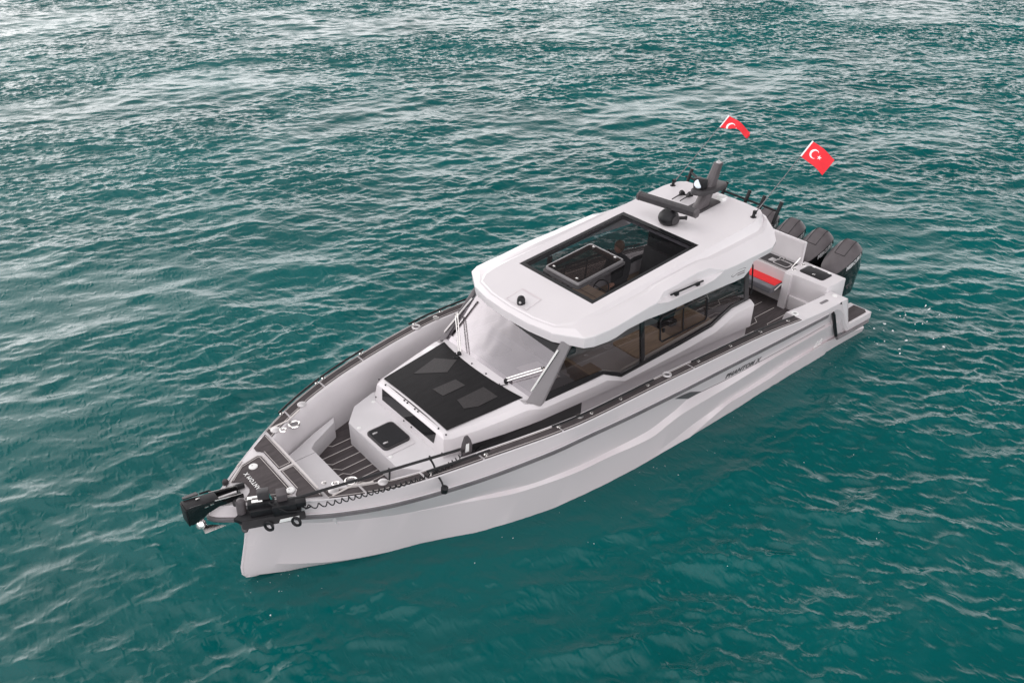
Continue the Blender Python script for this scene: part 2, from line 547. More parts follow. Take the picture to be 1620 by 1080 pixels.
def build_water():
    xs = WX0 + np.arange(NW) * (LW / NW)
    ys = WY0 + np.arange(NW) * (LW / NW)
    X, Y = np.meshgrid(xs, ys, indexing='ij')
    co = np.stack([X + DX, Y + DY, HF], axis=-1).reshape(-1, 3)
    idx = np.arange(NW * NW).reshape(NW, NW)
    q = np.stack([idx[:-1, :-1], idx[1:, :-1], idx[1:, 1:], idx[:-1, 1:]], axis=-1).reshape(-1, 4)
    x1, y1 = xs[-1], ys[-1]
    far = 3000.0
    extra = np.array([[-far, -far, 0], [far, -far, 0], [far, far, 0], [-far, far, 0]], dtype=float)
    b = NW * NW
    c = [idx[0, 0], idx[-1, 0], idx[-1, -1], idx[0, -1]]
    ring = np.array([[b, b + 1, c[1], c[0]], [b + 1, b + 2, c[2], c[1]], [b + 2, b + 3, c[3], c[2]], [b + 3, b, c[0], c[3]]])
    co = np.vstack([co, extra])
    q = np.vstack([q, ring])
    me = bpy.data.meshes.new("water")
    me.vertices.add(len(co))
    me.vertices.foreach_set("co", co.astype(np.float32).ravel())
    me.loops.add(q.size)
    me.loops.foreach_set("vertex_index", q.astype(np.int32).ravel())
    me.polygons.add(len(q))
    me.polygons.foreach_set("loop_start", np.arange(0, q.size, 4, dtype=np.int32))
    me.polygons.foreach_set("use_smooth", np.ones(len(q), dtype=bool))
    me.update(calc_edges=True)
    o = bpy.data.objects.new("water", me)
    COL.objects.link(o)
    o['kind'] = 'structure'
    m = bpy.data.materials.new("sea_water")
    m.use_nodes = True
    n = m.node_tree.nodes
    l = m.node_tree.links.new
    p = n["Principled BSDF"]
    p.inputs['Roughness'].default_value = 0.17
    p.inputs['IOR'].default_value = 1.34
    t = n.new("ShaderNodeTexCoord")
    nz = n.new("ShaderNodeTexNoise")
    nz.inputs['Scale'].default_value = 0.16
    nz.inputs['Detail'].default_value = 3
    l(t.outputs['Object'], nz.inputs['Vector'])
    r = n.new("ShaderNodeValToRGB")
    r.color_ramp.elements[0].position = 0.3
    r.color_ramp.elements[0].color = (0.0004, 0.076, 0.076, 1)
    r.color_ramp.elements[1].position = 0.7
    r.color_ramp.elements[1].color = (0.0006, 0.108, 0.107, 1)
    l(nz.outputs[0], r.inputs[0])
    l(r.outputs[0], p.inputs['Base Color'])
    # capillary ripples finer than the mesh, slightly drawn out along the crests
    mpn = n.new("ShaderNodeMapping")
    mpn.inputs['Rotation'].default_value = (0, 0, R_(129))
    mpn.inputs['Scale'].default_value = (1.0, 0.55, 1.0)
    l(t.outputs['Object'], mpn.inputs[0])
    n1 = n.new("ShaderNodeTexNoise")
    n1.noise_type = 'RIDGED_MULTIFRACTAL'
    n1.normalize = True
    n1.inputs['Scale'].default_value = 9.0
    n1.inputs['Detail'].default_value = 4
    n1.inputs['Roughness'].default_value = 0.5
    n1.inputs['Distortion'].default_value = 0.6
    l(mpn.outputs[0], n1.inputs['Vector'])
    # cat's paws: wind-roughened wisps, drawn out along the crests
    mp2 = n.new("ShaderNodeMapping")
    mp2.inputs['Rotation'].default_value = (0, 0, R_(122))
    mp2.inputs['Scale'].default_value = (1.0, 0.42, 1.0)
    l(t.outputs['Object'], mp2.inputs[0])
    n2 = n.new("ShaderNodeTexNoise")
    n2.inputs['Scale'].default_value = 0.9
    n2.inputs['Detail'].default_value = 7
    n2.inputs['Roughness'].default_value = 0.62
    n2.inputs['Distortion'].default_value = 1.1
    l(mp2.outputs[0], n2.inputs['Vector'])
    q = n.new("ShaderNodeMapRange")
    q.interpolation_type = 'SMOOTHSTEP'
    q.inputs['From Min'].default_value = 0.44
    q.inputs['From Max'].default_value = 0.70
    q.inputs['To Min'].default_value = 0.10
    q.inputs['To Max'].default_value = 0.38
    l(n2.outputs[0], q.inputs['Value'])
    l(q.outputs[0], p.inputs['Roughness'])
    b = n.new("ShaderNodeBump")
    b.inputs['Strength'].default_value = 0.4
    b.inputs['Distance'].default_value = 0.025
    l(n1.outputs[0], b.inputs['Height'])
    l(b.outputs[0], p.inputs['Normal'])
    me.materials.append(m)
build_water()

# ------------------------------------------------------------------ motor yacht
# boat frame: x forward from the stern, y to port, z up from the water
yacht = thing("motor_yacht", (6.3, 0, 0), "pale grey cabin motor yacht with white roof floating on green sea", "motor yacht")
Y = yacht

YT = [(0, 1.93), (7.0, 1.97), (7.5, 1.965), (8, 1.945), (8.5, 1.88), (9, 1.79), (9.5, 1.686), (10, 1.574), (10.5, 1.431),
      (11, 1.232), (11.5, .957), (12, .621), (12.5, .244), (12.80, 0.0)]
ZT = [(0.05, .50), (0.90, .52), (1.35, 1.20), (1.9, 1.22), (2.6, 1.28), (3.55, 1.40), (5.2, 1.50), (6.735, 1.575), (8, 1.595), (9.07, 1.59), (9.8, 1.572),
      (10.8, 1.52), (11.9, 1.482), (12.80, 1.44)]
def yt(x): return interp(YT, x)[0]
def zt(x):
    if x < 1.35:
        return np.interp(x, [0.05, .90, 1.35], [.50, .52, 1.20])
    return interp([p for p in ZT if p[0] >= 1.35], x)[0]

rail_B = [(.05, 1.93, .37), (.88, 1.935, .40), (1.24, 1.94, 1.0), (1.64, 1.943, 1.08), (3.5, 1.955, 1.145), (4.7, 1.961, 1.195), (6.1, 1.968, 1.25), (6.75, 1.967, 1.28), (8.26, 1.914, 1.335), (9.0, 1.80, 1.315), (9.81, 1.618, 1.285), (10.85, 1.296, 1.27), (11.5, .965, 1.252), (11.93, .674, 1.245), (12.35, .385, 1.26), (12.62, .21, 1.28), (12.80, .07, 1.29), (12.84, 0, 1.29)]
rail_C = [(x - (0.02 if x > 12.3 else 0), max(y - .025, 0), z - .085) for x, y, z in rail_B]
rail_C = [p for p in rail_C if p[0] < 12.5] + [(12.60, .17, 1.195), (12.74, .04, 1.19), (12.78, 0, 1.19)]
rail_D = [(0.050, 1.860, 0.260), (0.880, 1.870, 0.290), (1.200, 1.853, 0.700), (1.390, 1.853, 0.745), (2.800, 1.861, 0.754), (3.900, 1.866, 0.778), (4.600, 1.869, 0.800), (5.000, 1.873, 0.830), (5.250, 1.874, 0.850), (5.550, 1.876, 0.855), (5.750, 1.876, 0.790), (6.000, 1.878, 0.735), (6.500, 1.878, 0.660), (7.600, 1.872, 0.710), (8.580, 1.761, 0.735), (9.680, 1.388, 0.727), (10.430, 1.157, 0.772), (11.400, 0.755, 0.875), (11.920, 0.504, 0.980), (12.200, 0.276, 1.057), (12.300, 0.020, 1.100)]
rail_E = [(0.050, 1.880, 0.250), (0.880, 1.900, 0.280), (1.200, 1.905, 0.700), (1.450, 1.908, 0.735), (2.900, 1.916, 0.735), (3.360, 1.917, 0.730), (3.960, 1.921, 0.700), (4.760, 1.925, 0.680), (5.600, 1.932, 0.675), (6.000, 1.932, 0.620), (6.400, 1.933, 0.540), (6.800, 1.934, 0.570), (7.300, 1.934, 0.637), (7.700, 1.926, 0.665), (8.940, 1.704, 0.675), (9.760, 1.375, 0.696), (10.400, 1.169, 0.763), (11.400, 0.757, 0.868), (11.910, 0.511, 0.971), (12.200, 0.278, 1.050), (12.300, 0.022, 1.093)]
rail_F = [(.05, 1.80, .16), (1.03, 1.808, .26), (1.79, 1.816, .30), (2.67, 1.827, .325), (3.13, 1.833, .315), (3.68, 1.841, .30), (4.2, 1.849, .285), (5.16, 1.86, .22), (5.8, 1.868, .12), (6.6, 1.875, .02), (8, 1.77, -.02), (9.3, 1.47, .0), (10.37, 1.055, .13), (11.26, .742, .335), (11.86, .437, .47), (12.25, .18, .515), (12.467, .015, .52)]
rail_G = [(.05, 1.86, .10), (1.18, 1.871, .30), (1.58, 1.875, .315), (2.75, 1.886, .30), (3.19, 1.892, .265), (3.99, 1.899, .255), (4.29, 1.903, .265), (4.7, 1.905, .19), (5.14, 1.907, .08), (5.6, 1.90, -.04), (7, 1.86, -.08), (8.55, 1.69, -.08), (9.5, 1.39, -.06), (10.31, 1.04, -.04), (11.4, .655, .05), (11.89, .41, .12), (12.3, .15, .165), (12.568, .015, .17)]
rail_H = [(.05, 1.80, -.12), (2.4, 1.84, -.12), (4.9, 1.87, -.14), (7, 1.84, -.18), (8.5, 1.64, -.2), (9.5, 1.33, -.2), (10.31, .98, -.18), (11.4, .50, -.13), (11.9, .28, -.10), (12.3, .10, -.06), (12.5, .035, 0.0), (12.585, .01, .06)]
rail_K = [(.05, 0, -.55), (7, 0, -.6), (9.5, 0, -.5), (11, 0, -.38), (12, 0, -.22), (12.35, 0, -.12), (12.5, 0, -.05), (12.575, 0, .03)]
rail_T = [(x, yt(x), zt(x)) for x in (.05, .5, .9, 1.35, 2, 2.6, 3.2, 4, 5, 6, 6.7, 7.5, 8, 8.5, 9, 9.5, 10, 10.5, 11, 11.5, 11.8, 12.1, 12.4, 12.6, 12.72, 12.80)]

def resample(rail, n=110):
    r = []
    x0, x1 = rail[0][0], rail[-1][0]
    for i in range(n):
        u = i / (n - 1)
        # extra stations at the stern step and towards the stem
        x = x0 + (x1 - x0) * (1 - (1 - u) ** 1.35)
        if x < 1.35 and x0 < 1.35:
            a = [p for p in rail if p[0] <= 1.36]
            y = np.interp(x, [p[0] for p in a], [p[1] for p in a])
            z = np.interp(x, [p[0] for p in a], [p[2] for p in a])
            r.append((x, float(y), float(z)))
        else:
            b = [p for p in rail if p[0] >= 1.30] if x0 < 1.3 else rail
            y, z = interp(b, x)
            r.append((x, y, z))
    return r
RS = [resample(r) for r in (rail_T, rail_B, rail_C, rail_D, rail_E, rail_F, rail_G, rail_H, rail_K)]
h = MB()
for a, b in zip(RS[:-1], RS[1:]):
    h.grid([a, b])
h.mirror()
h.tube([(12.30, 0, 1.16), (12.465, 0, .52), (12.57, 0, .17), (12.575, 0, .05), (12.53, 0, -.03), (12.35, 0, -.11)], .022, 8)
hull = h.build('hull', M['hull'], Y, angle=14)
hull.data.materials.append(M['antifoul'])

def surf_y(x, z):
    """port hull side between the rub rail and the upper crease"""
    yc, zc = interp(rail_C, x)
    yd, zd = interp(rail_D, x)
    t = (zc - z) / (zc - zd)
    return yc + (yd - yc) * t

# rub rail along the sheer, round the nose, stepping down at the stern
def rub_path():
    p = [(x, y, z) for x, y, z in resample(rail_B, 120) if x > 1.72]
    return p
rp_ = rub_path()
def sweep_section(path, prof):
    rows = []
    for i, p in enumerate(path):
        a = Vector(path[max(i - 1, 0)])
        b = Vector(path[min(i + 1, len(path) - 1)])
        t = (b - a)
        nrm = Vector((-t.y, t.x, 0))
        if nrm.length < 1e-6: nrm = Vector((0, 1, 0))
        nrm.normalize()
        if nrm.y < 0 and abs(nrm.y) > abs(nrm.x): nrm = -nrm
        rows.append([Vector(p) + nrm * o + Vector((0, 0, zz)) for o, zz in prof])
    return rows
prof = [(-.03, .010), (.016, .011), (.030, .001), (.030, -.024), (.020, -.033), (.018, -.040), (.026, -.046), (.020, -.062), (-.03, -.066)]
full = rp_ + [(x, -y, z) for x, y, z in rp_[::-1]][1:]
rows = []
for i, p in enumerate(full):
    a = Vector(full[max(i - 1, 0)])
    b = Vector(full[min(i + 1, len(full) - 1)])
    t = b - a
    nrm = Vector((t.y, -t.x, 0)).normalized() * -1
    rows.append([Vector(p) + nrm * o + Vector((0, 0, zz)) for o, zz in prof])
rb = MB().grid(rows)
rub = rb.build('rub_rail', M['rub'], Y, angle=40)
hl = MB()  # white tubes standing in for the bright highlight above the rub rail
for s in (1, -1):
    hl.tube([(x, s * (y + .012), z + .018) for x, y, z in rp_ if x < 12.4], .009, 6)
hl.build('rub_rail_highlight', M['white'], Y)
for s in (1, -1):
    MB().tube([(x, s * (yt(x) + .002), zt(x) - .004) for x in [1.4 + 11.2 * i / 70 for i in range(71)]], .010, 6).build('gunwale_highlight', M['white'], Y)  # white tube drawn as the highlight where the gunwale edge catches the sky
for s in (1, -1):
    v = MB()
    v.tube([(1.60, s * 1.945, 1.06), (1.54, s * 1.94, .99), (1.20, s * 1.90, .38)], [.036, .036, .032], 8)
    v.build('rub_rail_end', M['black'], Y)
    v = MB()
    v.tube([(1.20, s * 1.93, .335), (.9, s * 1.935, .335), (.14, s * 1.93, .31), (.03, s * 1.87, .31), (.0, s * 1.82, .31), (.0, s * 1.5, .31)], .034, 8)
    v.build('platform_rub_rail', M['rub'], Y)

# dark vent slit and pinstripe in front of the name, on both sides
for s in (1, -1):
    v = MB()
    def hp(x, z, o=.006): return (x, s * (surf_y(x, z) + o), z)
    v.put([hp(5.95, 1.086), hp(5.75, 1.07), hp(5.55, 1.036), hp(5.19, .855), hp(5.54, .872)], [(0, 1, 2, 3, 4)])
    v.build('hull_vent', M['line'], Y)
    v = MB()
    pts = [(x_, interp(rail_D, x_)[1] + .008) for x_ in (5.25, 5.0, 4.6, 4.2, 3.8, 3.4, 2.8, 2.2, 1.62)]
    v.tube([hp(x, z, .0) for x, z in pts], .006, 5)
    v.build('hull_pinstripe', M['line'], Y)
words('nameplate_lettering', 'PHANTOM X', .150, (4.60, 1.88, .858), (-1, 0, -.058), (-.12, .18, 1), M['line'], Y, .004, .0, .004, 1.12,
     surf=lambda p: Vector((p.x, surf_y(p.x, p.z) + .004, p.z)))
em = MB()
ex, ez = 1.72, .40
def ept(x, z): return (x, 1.812 + (z - .3) * .22 + .012, z)
for a, b in (((1.80, .33), (1.74, .45)), ((1.74, .45), (1.68, .36)), ((1.68, .36), (1.62, .46)), ((1.62, .46), (1.57, .35)), ((1.80, .31), (1.58, .32))):
    em.tube([ept(*a), ept(*b)], .008, 5)
em.build('hull_emblem', M['whiteplastic'], Y)

# ---------------------------------------------------------------- gunwale, bow and side decks
GW = .208
def inner(x):
    if x < 2.59: return 1.585
    return max(yt(x) - GW - (.02 if x > 10.8 else 0), 0.0)
xs_g = [1.36, 1.6, 2, 2.58, 2.60, 3.2, 4, 5, 6, 7, 7.5, 8, 8.5, 9, 9.5, 10, 10.4, 10.8, 11.1, 11.35, 11.55]
g = MB()
def in_low(x):      # foot of the inner bulwark stays inside the hull shell
    return min(inner(x) - .07, interp(rail_D, x)[0] - .06)
g.grid([[(x, in_low(x), .50 if x < 9 else .77), (x, inner(x) - .055, zt(x) - .14), (x, inner(x) - .018, zt(x) - .03), (x, inner(x) - .004, zt(x) - .004), (x, inner(x) + .02, zt(x)), (x, yt(x), zt(x))] for x in xs_g])
g.mirror()
bulwark = g.build('gunwale', M['liner'], Y, angle=25)
# stern quarter slopes from the gunwale to the swim platform
for s in (1, -1):
    q = MB()
    q.grid([[(x, s * 1.56, z), (x, s * yt(x), z)] for x, z in ((1.36, 1.2), (1.13, 1.19), (.88, .52), (.05, .50))])
    q.grid([[(x, s * 1.56, z), (x, s * 1.56, -.1)] for x, z in ((1.36, 1.2), (1.13, 1.19), (.88, .52), (.05, .50))])
    q.grid([[(1.35, s * yt(1.35), 1.2), (1.13, s * 1.92, 1.19)], [(.9, s * 1.93, .52), (.88, s * 1.93, .52)]])
    q.put([(.05, s * 1.45, .5), (.05, s * 1.93, .5), (.05, s * 1.93, .37), (.05, s * 1.86, .26), (.05, s * 1.45, .26)], [(0, 1, 2, 3, 4)])
    q.put([(.05, s * 1.45, .5), (.05, s * 1.56, .5), (.9, s * 1.56, .5), (.9, s * 1.45, .5)], [(0, 1, 2, 3)])
    q.put([(.05, s * 1.45, .5), (.9, s * 1.45, .5), (.9, s * 1.45, -.1), (.05, s * 1.45, -.1)], [(0, 1, 2, 3)])
    q.build('stern_quarter', M['liner'], Y, angle=20)
    p = MB()
    p.prism([(.84, s * 1.60, .507), (.10, s * 1.56, .505), (.09, s * 1.80, .505), (.16, s * 1.87, .505), (.86, s * 1.88, .507)], (0, 0, .012))
    pad = p.build('swim_platform_pad', M['teak'], Y, bev=.004)
    e = MB()
    e.tube([(1.06, s * 1.60, 1.12), (.86, s * 1.60, .53), (.88, s * 1.86, .53)], .012, 6)
    e.build('quarter_edge_trim', M['rub'], Y)

# foredeck moulding
f = MB()
fx = [11.55, 11.8, 12.0, 12.2, 12.4, 12.55, 12.68, 12.76, 12.80]
f.grid([[(x, yt(x) * t, zt(x) + .008 * (1 - t * t)) for t in (1, .5, 0, -.5, -1)] for x in fx])
f.grid([[(11.55, yt(11.55) * t, zt(11.55)) for t in (1, .5, 0, -.5, -1)], [(11.50, yt(11.5) * t, 1.0) for t in (1, .5, 0, -.5, -1)]])
f.build('foredeck', M['liner'], Y, angle=25)

def slab(name, poly, mt, parent=Y, lift=.004, th=.008, z=None, bev=0.0):
    zf = z or (lambda x, y: zt(x) + .008)
    b = MB()
    n = len(poly)
    lo = [(x, y, zf(x, y) + lift) for x, y in poly]
    hi = [(x, y, zf(x, y) + lift + th) for x, y in poly]
    b.put(lo + hi, [list(range(n, 2 * n))] + [(i, (i + 1) % n, n + (i + 1) % n, n + i) for i in range(n)])
    return b.build(name, mt, parent, bev=bev)

def lines(name, paths, mt, parent, w=.009, z=.72, th=.004, zf=None):
    """thin inlaid strips following polylines on a floor, one object per strip"""
    for p in paths:
        pts = [Vector((x, y, zf(x, y) if zf else z)) for x, y in p]
        rows = []
        for i, c in enumerate(pts):
            a, d = pts[max(i - 1, 0)], pts[min(i + 1, len(pts) - 1)]
            t = (d - a)
            if i == 0 and (pts[0] - pts[-1]).length < 1e-6 and len(pts) > 2: t = pts[1] - pts[-2]
            if i == len(pts) - 1 and (pts[0] - pts[-1]).length < 1e-6 and len(pts) > 2: t = pts[1] - pts[-2]
            t.z = 0
            t.normalize()
            nn = Vector((-t.y, t.x, 0)) * w / 2
            up = Vector((0, 0, th))
            rows.append([c - nn, c - nn + up, c + nn + up, c + nn])
        MB().grid(rows).build(name, mt, parent)

# foredeck pads: locker lid in the middle, two wings, two strips behind it
def fdz(x, y): return zt(x) + .009
lid_poly = [(12.40, -.20), (12.38, -.17), (12.36, -.13), (12.30, -.12), (12.28, -.06), (12.28, .07), (12.30, .13), (12.36, .14), (12.38, .18), (12.40, .22), (11.90, .52), (11.84, .50), (11.84, -.42), (11.88, -.45), (12.16, -.40)]
lid = slab('foredeck_locker_lid', [(12.40, -.20), (12.30, -.13), (12.27, -.06), (12.27, .07), (12.30, .14), (12.40, .22), (11.93, .52), (11.86, .48), (11.86, -.42), (11.90, -.46), (12.14, -.42)], M['teak'], lift=.012, z=fdz)
lines('lid_seam', [[(12.405, -.215), (12.28, -.15), (12.25, -.06), (12.25, .07), (12.28, .16), (12.405, .235), (11.92, .545), (11.835, .49), (11.835, -.43), (11.89, -.485), (12.15, -.44), (12.405, -.215)]], M['seam'], lid, w=.012, zf=lambda x, y: fdz(x, y) + .008)
lines('lid_seam', [[(12.37, -.205), (12.16, -.39), (11.91, -.43), (11.885, -.41), (11.885, .465), (11.94, .49), (12.37, .21)]], M['seam'], lid, w=.006, zf=lambda x, y: fdz(x, y) + .021)
for s in (1, -1):
    w = [(12.50, s * .155), (12.44, s * .23), (12.18, s * .44), (11.92, s * .52)] + [(x, s * (yt(x) - .05)) for x in (11.92, 12.1, 12.3, 12.48)]
    slab('foredeck_pad', w[:3] + w[5:], M['teak'], z=fdz)
    w2 = [(11.795, s * .03), (11.795, s * .50), (11.86, s * .58), (11.86, s * (yt(11.86) - .06)), (11.60, s * (yt(11.6) - .06)), (11.60, s * .03)]
    pd = slab('foredeck_pad', w2, M['teak'], z=fdz)
    lines('pad_seam', [[(11.78, s * .045), (11.78, s * .49)], [(11.615, s * .045), (11.615, s * (yt(11.6) - .10))], [(11.615, s * .045), (11.78, s * .045)]], M['seam'], pd, w=.006, zf=lambda x, y: fdz(x, y) + .013)
lines('deck_gap_seam', [[(11.60, 0), (11.80, 0)], [(11.575, -.66), (11.575, .66)], [(12.2, -.47), (12.12, -.52), (12.1, -.535)], [(12.2, .47), (12.12, .52), (12.1, .535)]], M['seam'], Y, w=.02, zf=lambda x, y: fdz(x, y) + .002)
words('foredeck_lettering', 'PHANTOM X', .080, (12.155, .30, zt(12.15) + .034), (.0, -1, 0), (1, 0, 0), M['whiteplastic'], Y, .003, .0, .002, 1.22)
# side deck decking strips on top of the gunwale
for s in (1, -1):
    cuts = [(2.62, 5.57), (5.60, 8.32), (8.35, 9.56), (9.59, 10.37), (10.40, 11.12), (11.15, 11.55)]
    for a, b in cuts:
        n = 10
        xx = [a + (b - a) * i / n for i in range(n + 1)]
        bmp = MB()
        bmp.grid([[(x, s * (yt(x) - .012), zt(x) + .002), (x, s * (yt(x) - .012), zt(x) + .012), (x, s * (inner(x) + .035), zt(x) + .012), (x, s * (inner(x) + .035), zt(x) + .002)] for x in xx])
        pd = bmp.build('side_deck_pad', M['teak'], Y)
        lines('pad_seam', [[(x, s * (inner(x) + .05)) for x in xx], [(x, s * (yt(x) - .03)) for x in xx]], M['seam'], pd, w=.007, zf=lambda x, y: zt(x) + .012)

# floors
MBf = MB()
MBf.put([(x, s * (inner(x) - .03), .72) for s in (1,) for x in (3.2, 5, 7, 8.5, 9.5)] + [(9.5, -inner(9.5) + .03, .72)] + [(x, -(inner(x) - .03), .72) for x in (8.5, 7, 5, 3.2)], [list(range(10))])
MBf.build('side_deck_floor', M['liner'], Y)
ff = [(x, in_low(x) + .015) for x in (9.4, 9.9, 10.4, 10.8, 11.3)]
bow_floor = slab('bow_well_floor', ff + [(x, -y) for x, y in ff[::-1]], M['teak'], z=lambda x, y: .795, lift=0, th=.01)
seams = []
for k, y0 in enumerate((-.62, -.42, -.23, -.06, .10, .26)):
    kx = 10.88 - .05 * k
    seams.append([(11.0, y0 - .09), (kx + .08, y0 - .09), (kx, y0), (10.30, y0)])
seams += [[(11.0, -.95), (10.75, -.95), (10.62, -.80), (10.25, -.80)], [(10.35, .45), (10.6, .45), (10.72, .62), (10.9, .62)], [(10.9, -.9), (10.42, -1.16)], [(10.35, .6), (10.9, .72)], [(10.86, .92), (10.42, 1.14)]]
lines('floor_seam', seams, M['seam'], bow_floor, w=.010, z=.805)
cockpit_floor = slab('cockpit_floor', [(.7, 1.56), (3.45, 1.62), (3.45, -1.62), (.7, -1.56)], M['teak'], z=lambda x, y: .545, lift=0, th=.01)
seams = []
for k, y0 in enumerate((1.25, .95, .65, .35, .05, -.25, -.55, -.85)):
    seams.append([(3.4, y0), (2.55, y0), (2.46, y0 + .13), (2.22, y0 + .13), (2.12, y0), (1.5, y0)])
lines('floor_seam', seams, M['seam'], cockpit_floor, w=.010, z=.555)
lines('floor_hatch_seam', [[(1.62, 1.0), (1.62, 1.32), (1.34, 1.45), (1.34, .95), (1.62, 1.0)]], M['seam'], cockpit_floor, w=.016, z=.556)
# U shaped bow bench
bp = [(11.52, .70), (11.05, .68), (10.98, .78), (10.50, 1.06), (10.42, 1.22), (10.8, 1.08), (11.2, .86)]
bench = slab('bow_bench', [(11.52, -.62), (11.2, -.75), (10.8, -.93), (10.40, -1.08), (10.46, -.96), (10.94, -.70), (11.03, -.62), (11.03, .62), (10.94, .70), (10.46, .96), (10.40, 1.08), (10.8, .93), (11.2, .75), (11.52, .62)],
             M['nonskid'], z=lambda x, y: .80, lift=0, th=.30, bev=.012)
lines('bench_seam', [[(11.5, -.50), (11.04, -.50)]], M['rub'], bench, w=.006, z=1.098)
MB().lathe((11.27, .18, 1.098), (0, 0, 1), [(0, .035), (.012, .035), (.016, .02)], 14).build('bench_latch', M['chrome'], bench)

# ---------------------------------------------------------------- trunk cabin and coaming
SEC = [  # x, P0, P1, P2, P3 (y,z)
    (9.60, (.80, 1.588), (.87, 1.578), (.95, 1.515), (1.00, 1.36)),
    (9.2, (.86, 1.615), (.97, 1.60), (1.05, 1.535), (1.09, 1.352)),
    (8.8, (.93, 1.64), (1.05, 1.628), (1.13, 1.565), (1.165, 1.342)),
    (8.4, (.98, 1.672), (1.12, 1.658), (1.20, 1.60), (1.215, 1.33)),
    (8.15, (1.18, 1.60), (1.205, 1.595), (1.255, 1.54), (1.235, 1.32)),
    (7.2, (1.19, 1.565), (1.22, 1.56), (1.28, 1.50), (1.265, 1.287)),
    (6.85, (1.19, 1.56), (1.22, 1.555), (1.285, 1.49), (1.27, 1.275)),
    (6.45, (1.20, 1.35), (1.23, 1.345), (1.30, 1.315), (1.28, 1.262)),
    (5.0, (1.20, 1.39), (1.23, 1.385), (1.31, 1.33), (1.285, 1.20)),
    (4.24, (1.20, 1.43), (1.23, 1.425), (1.31, 1.37), (1.29, 1.165)),
    (3.72, (1.20, 1.60), (1.23, 1.595), (1.31, 1.54), (1.295, 1.13)),
    (3.22, (1.20, 1.61), (1.23, 1.605), (1.31, 1.55), (1.30, 1.09))]
def crow(x, ps, s=1):
    (y3, z3) = ps[3]
    r = [(x, s * y, z) for y, z in ps]
    r += [(x, s * (y3 - .012), z3 - .012), (x, s * (y3 - .075), z3 - .02), (x, s * (y3 - .10), .53)]
    return r
nose = [(9.635, .79, 1.583), (9.665, .83, 1.568), (9.70, .88, 1.515), (9.735, .92, 1.30), (9.735, .915, 1.29), (9.735, .90, 1.27), (9.76, .90, .78)]
t = MB()
rows = [nose] + [crow(x, (a, b, c, d)) for x, a, b, c, d in SEC]
t.grid(rows)
t.mirror()
t.grid([nose, [(x, -y, z) for x, y, z in nose]])
# top of the trunk with a slight camber
top = []
for (x, y, z) in [(nose[0])] + [(s[0], s[1][0], s[1][1]) for s in SEC[:4]] + [(8.15, 1.18, 1.665)]:
    top.append([(x + (.03 * (1 - u * u) if x < 9.5 else 0), y * u, z + .03 * (1 - u * u)) for u in (1, .5, 0, -.5, -1)])
t.grid(top)
for s in (1, -1):   # step from the trunk top down to the coaming beside the windscreen
    t.put([(8.15, s * 1.18, 1.665), (8.15, s * 1.18, 1.60), (8.4, s * .98, 1.672), (8.4, s * 1.12, 1.658), (8.15, s * 1.205, 1.595)], [(0, 2, 3, 4, 1)])
    x = 3.22
    rr = crow(x, SEC[-1][1:], s)
    t.put(rr + [(x, s * 1.16, .53), (x, s * 1.16, 1.61)], [(0, 1, 2, 3, 4, 5, 6, 7, 8)])
    t.grid([[(3.22, s * 1.16, 1.60), (3.22, s * 1.16, .53)], [(8.1, s * 1.14, 1.36), (8.1, s * 1.14, .53)]])
trunk = t.build('cabin_trunk', M['white'], Y, angle=24)

# front step in the bow well
step = slab('bow_step', [(9.74, 1.10), (10.06, .99), (10.36, .66), (10.36, -.68), (10.08, -.99), (9.66, -1.13), (9.5, -1.10), (9.5, 1.08)], M['nonskid'], z=lambda x, y: .80, lift=0, th=.405, bev=.014)
# hatch in the step
hp_ = [(10.30, -.23), (9.86, -.30), (9.86, .24), (10.30, .28)]
def rrect(cx, cy, lx, ly, r, n=5):
    o = []
    for qx, qy, a0 in ((1, 1, 0), (-1, 1, 90), (-1, -1, 180), (1, -1, 270)):
        for k in range(n + 1):
            a = R_(a0 + 90 * k / n)
            o.append((cx + qx * (lx / 2 - r) + r * math.cos(a), cy + qy * (ly / 2 - r) + r * math.sin(a)))
    return o
slab('step_hatch_plinth', rrect(10.10, 0, .50, .74, .03), M['white'], step, z=lambda x, y: 1.205, lift=0, th=.012, bev=.004)
hf = slab('step_hatch', rrect(10.08, 0, .46, .54, .07), M['charcoal'], step, z=lambda x, y: 1.218, lift=0, th=.03, bev=.008)
slab('step_hatch_pane', rrect(10.08, 0, .41, .49, .055), M['dglass'], step, z=lambda x, y: 1.247, lift=0, th=.006)
for yy in (-.15, .14):
    k = MB().box((10.23, yy, 1.258), (.05, .03, .012)).box((10.20, yy + .01, 1.262), (.035, .016, .02))
    k.build('step_hatch_latch', M['alu'], step, bev=.003)
for x, y in ((10.30, -.47), (9.78, -.90), (10.30, .40)):
    MB().lathe((x, y, 1.203), (0, 0, 1), [(0, .032), (.006, .032), (.010, .02)], 12).build('step_light', M['whiteplastic'], step)

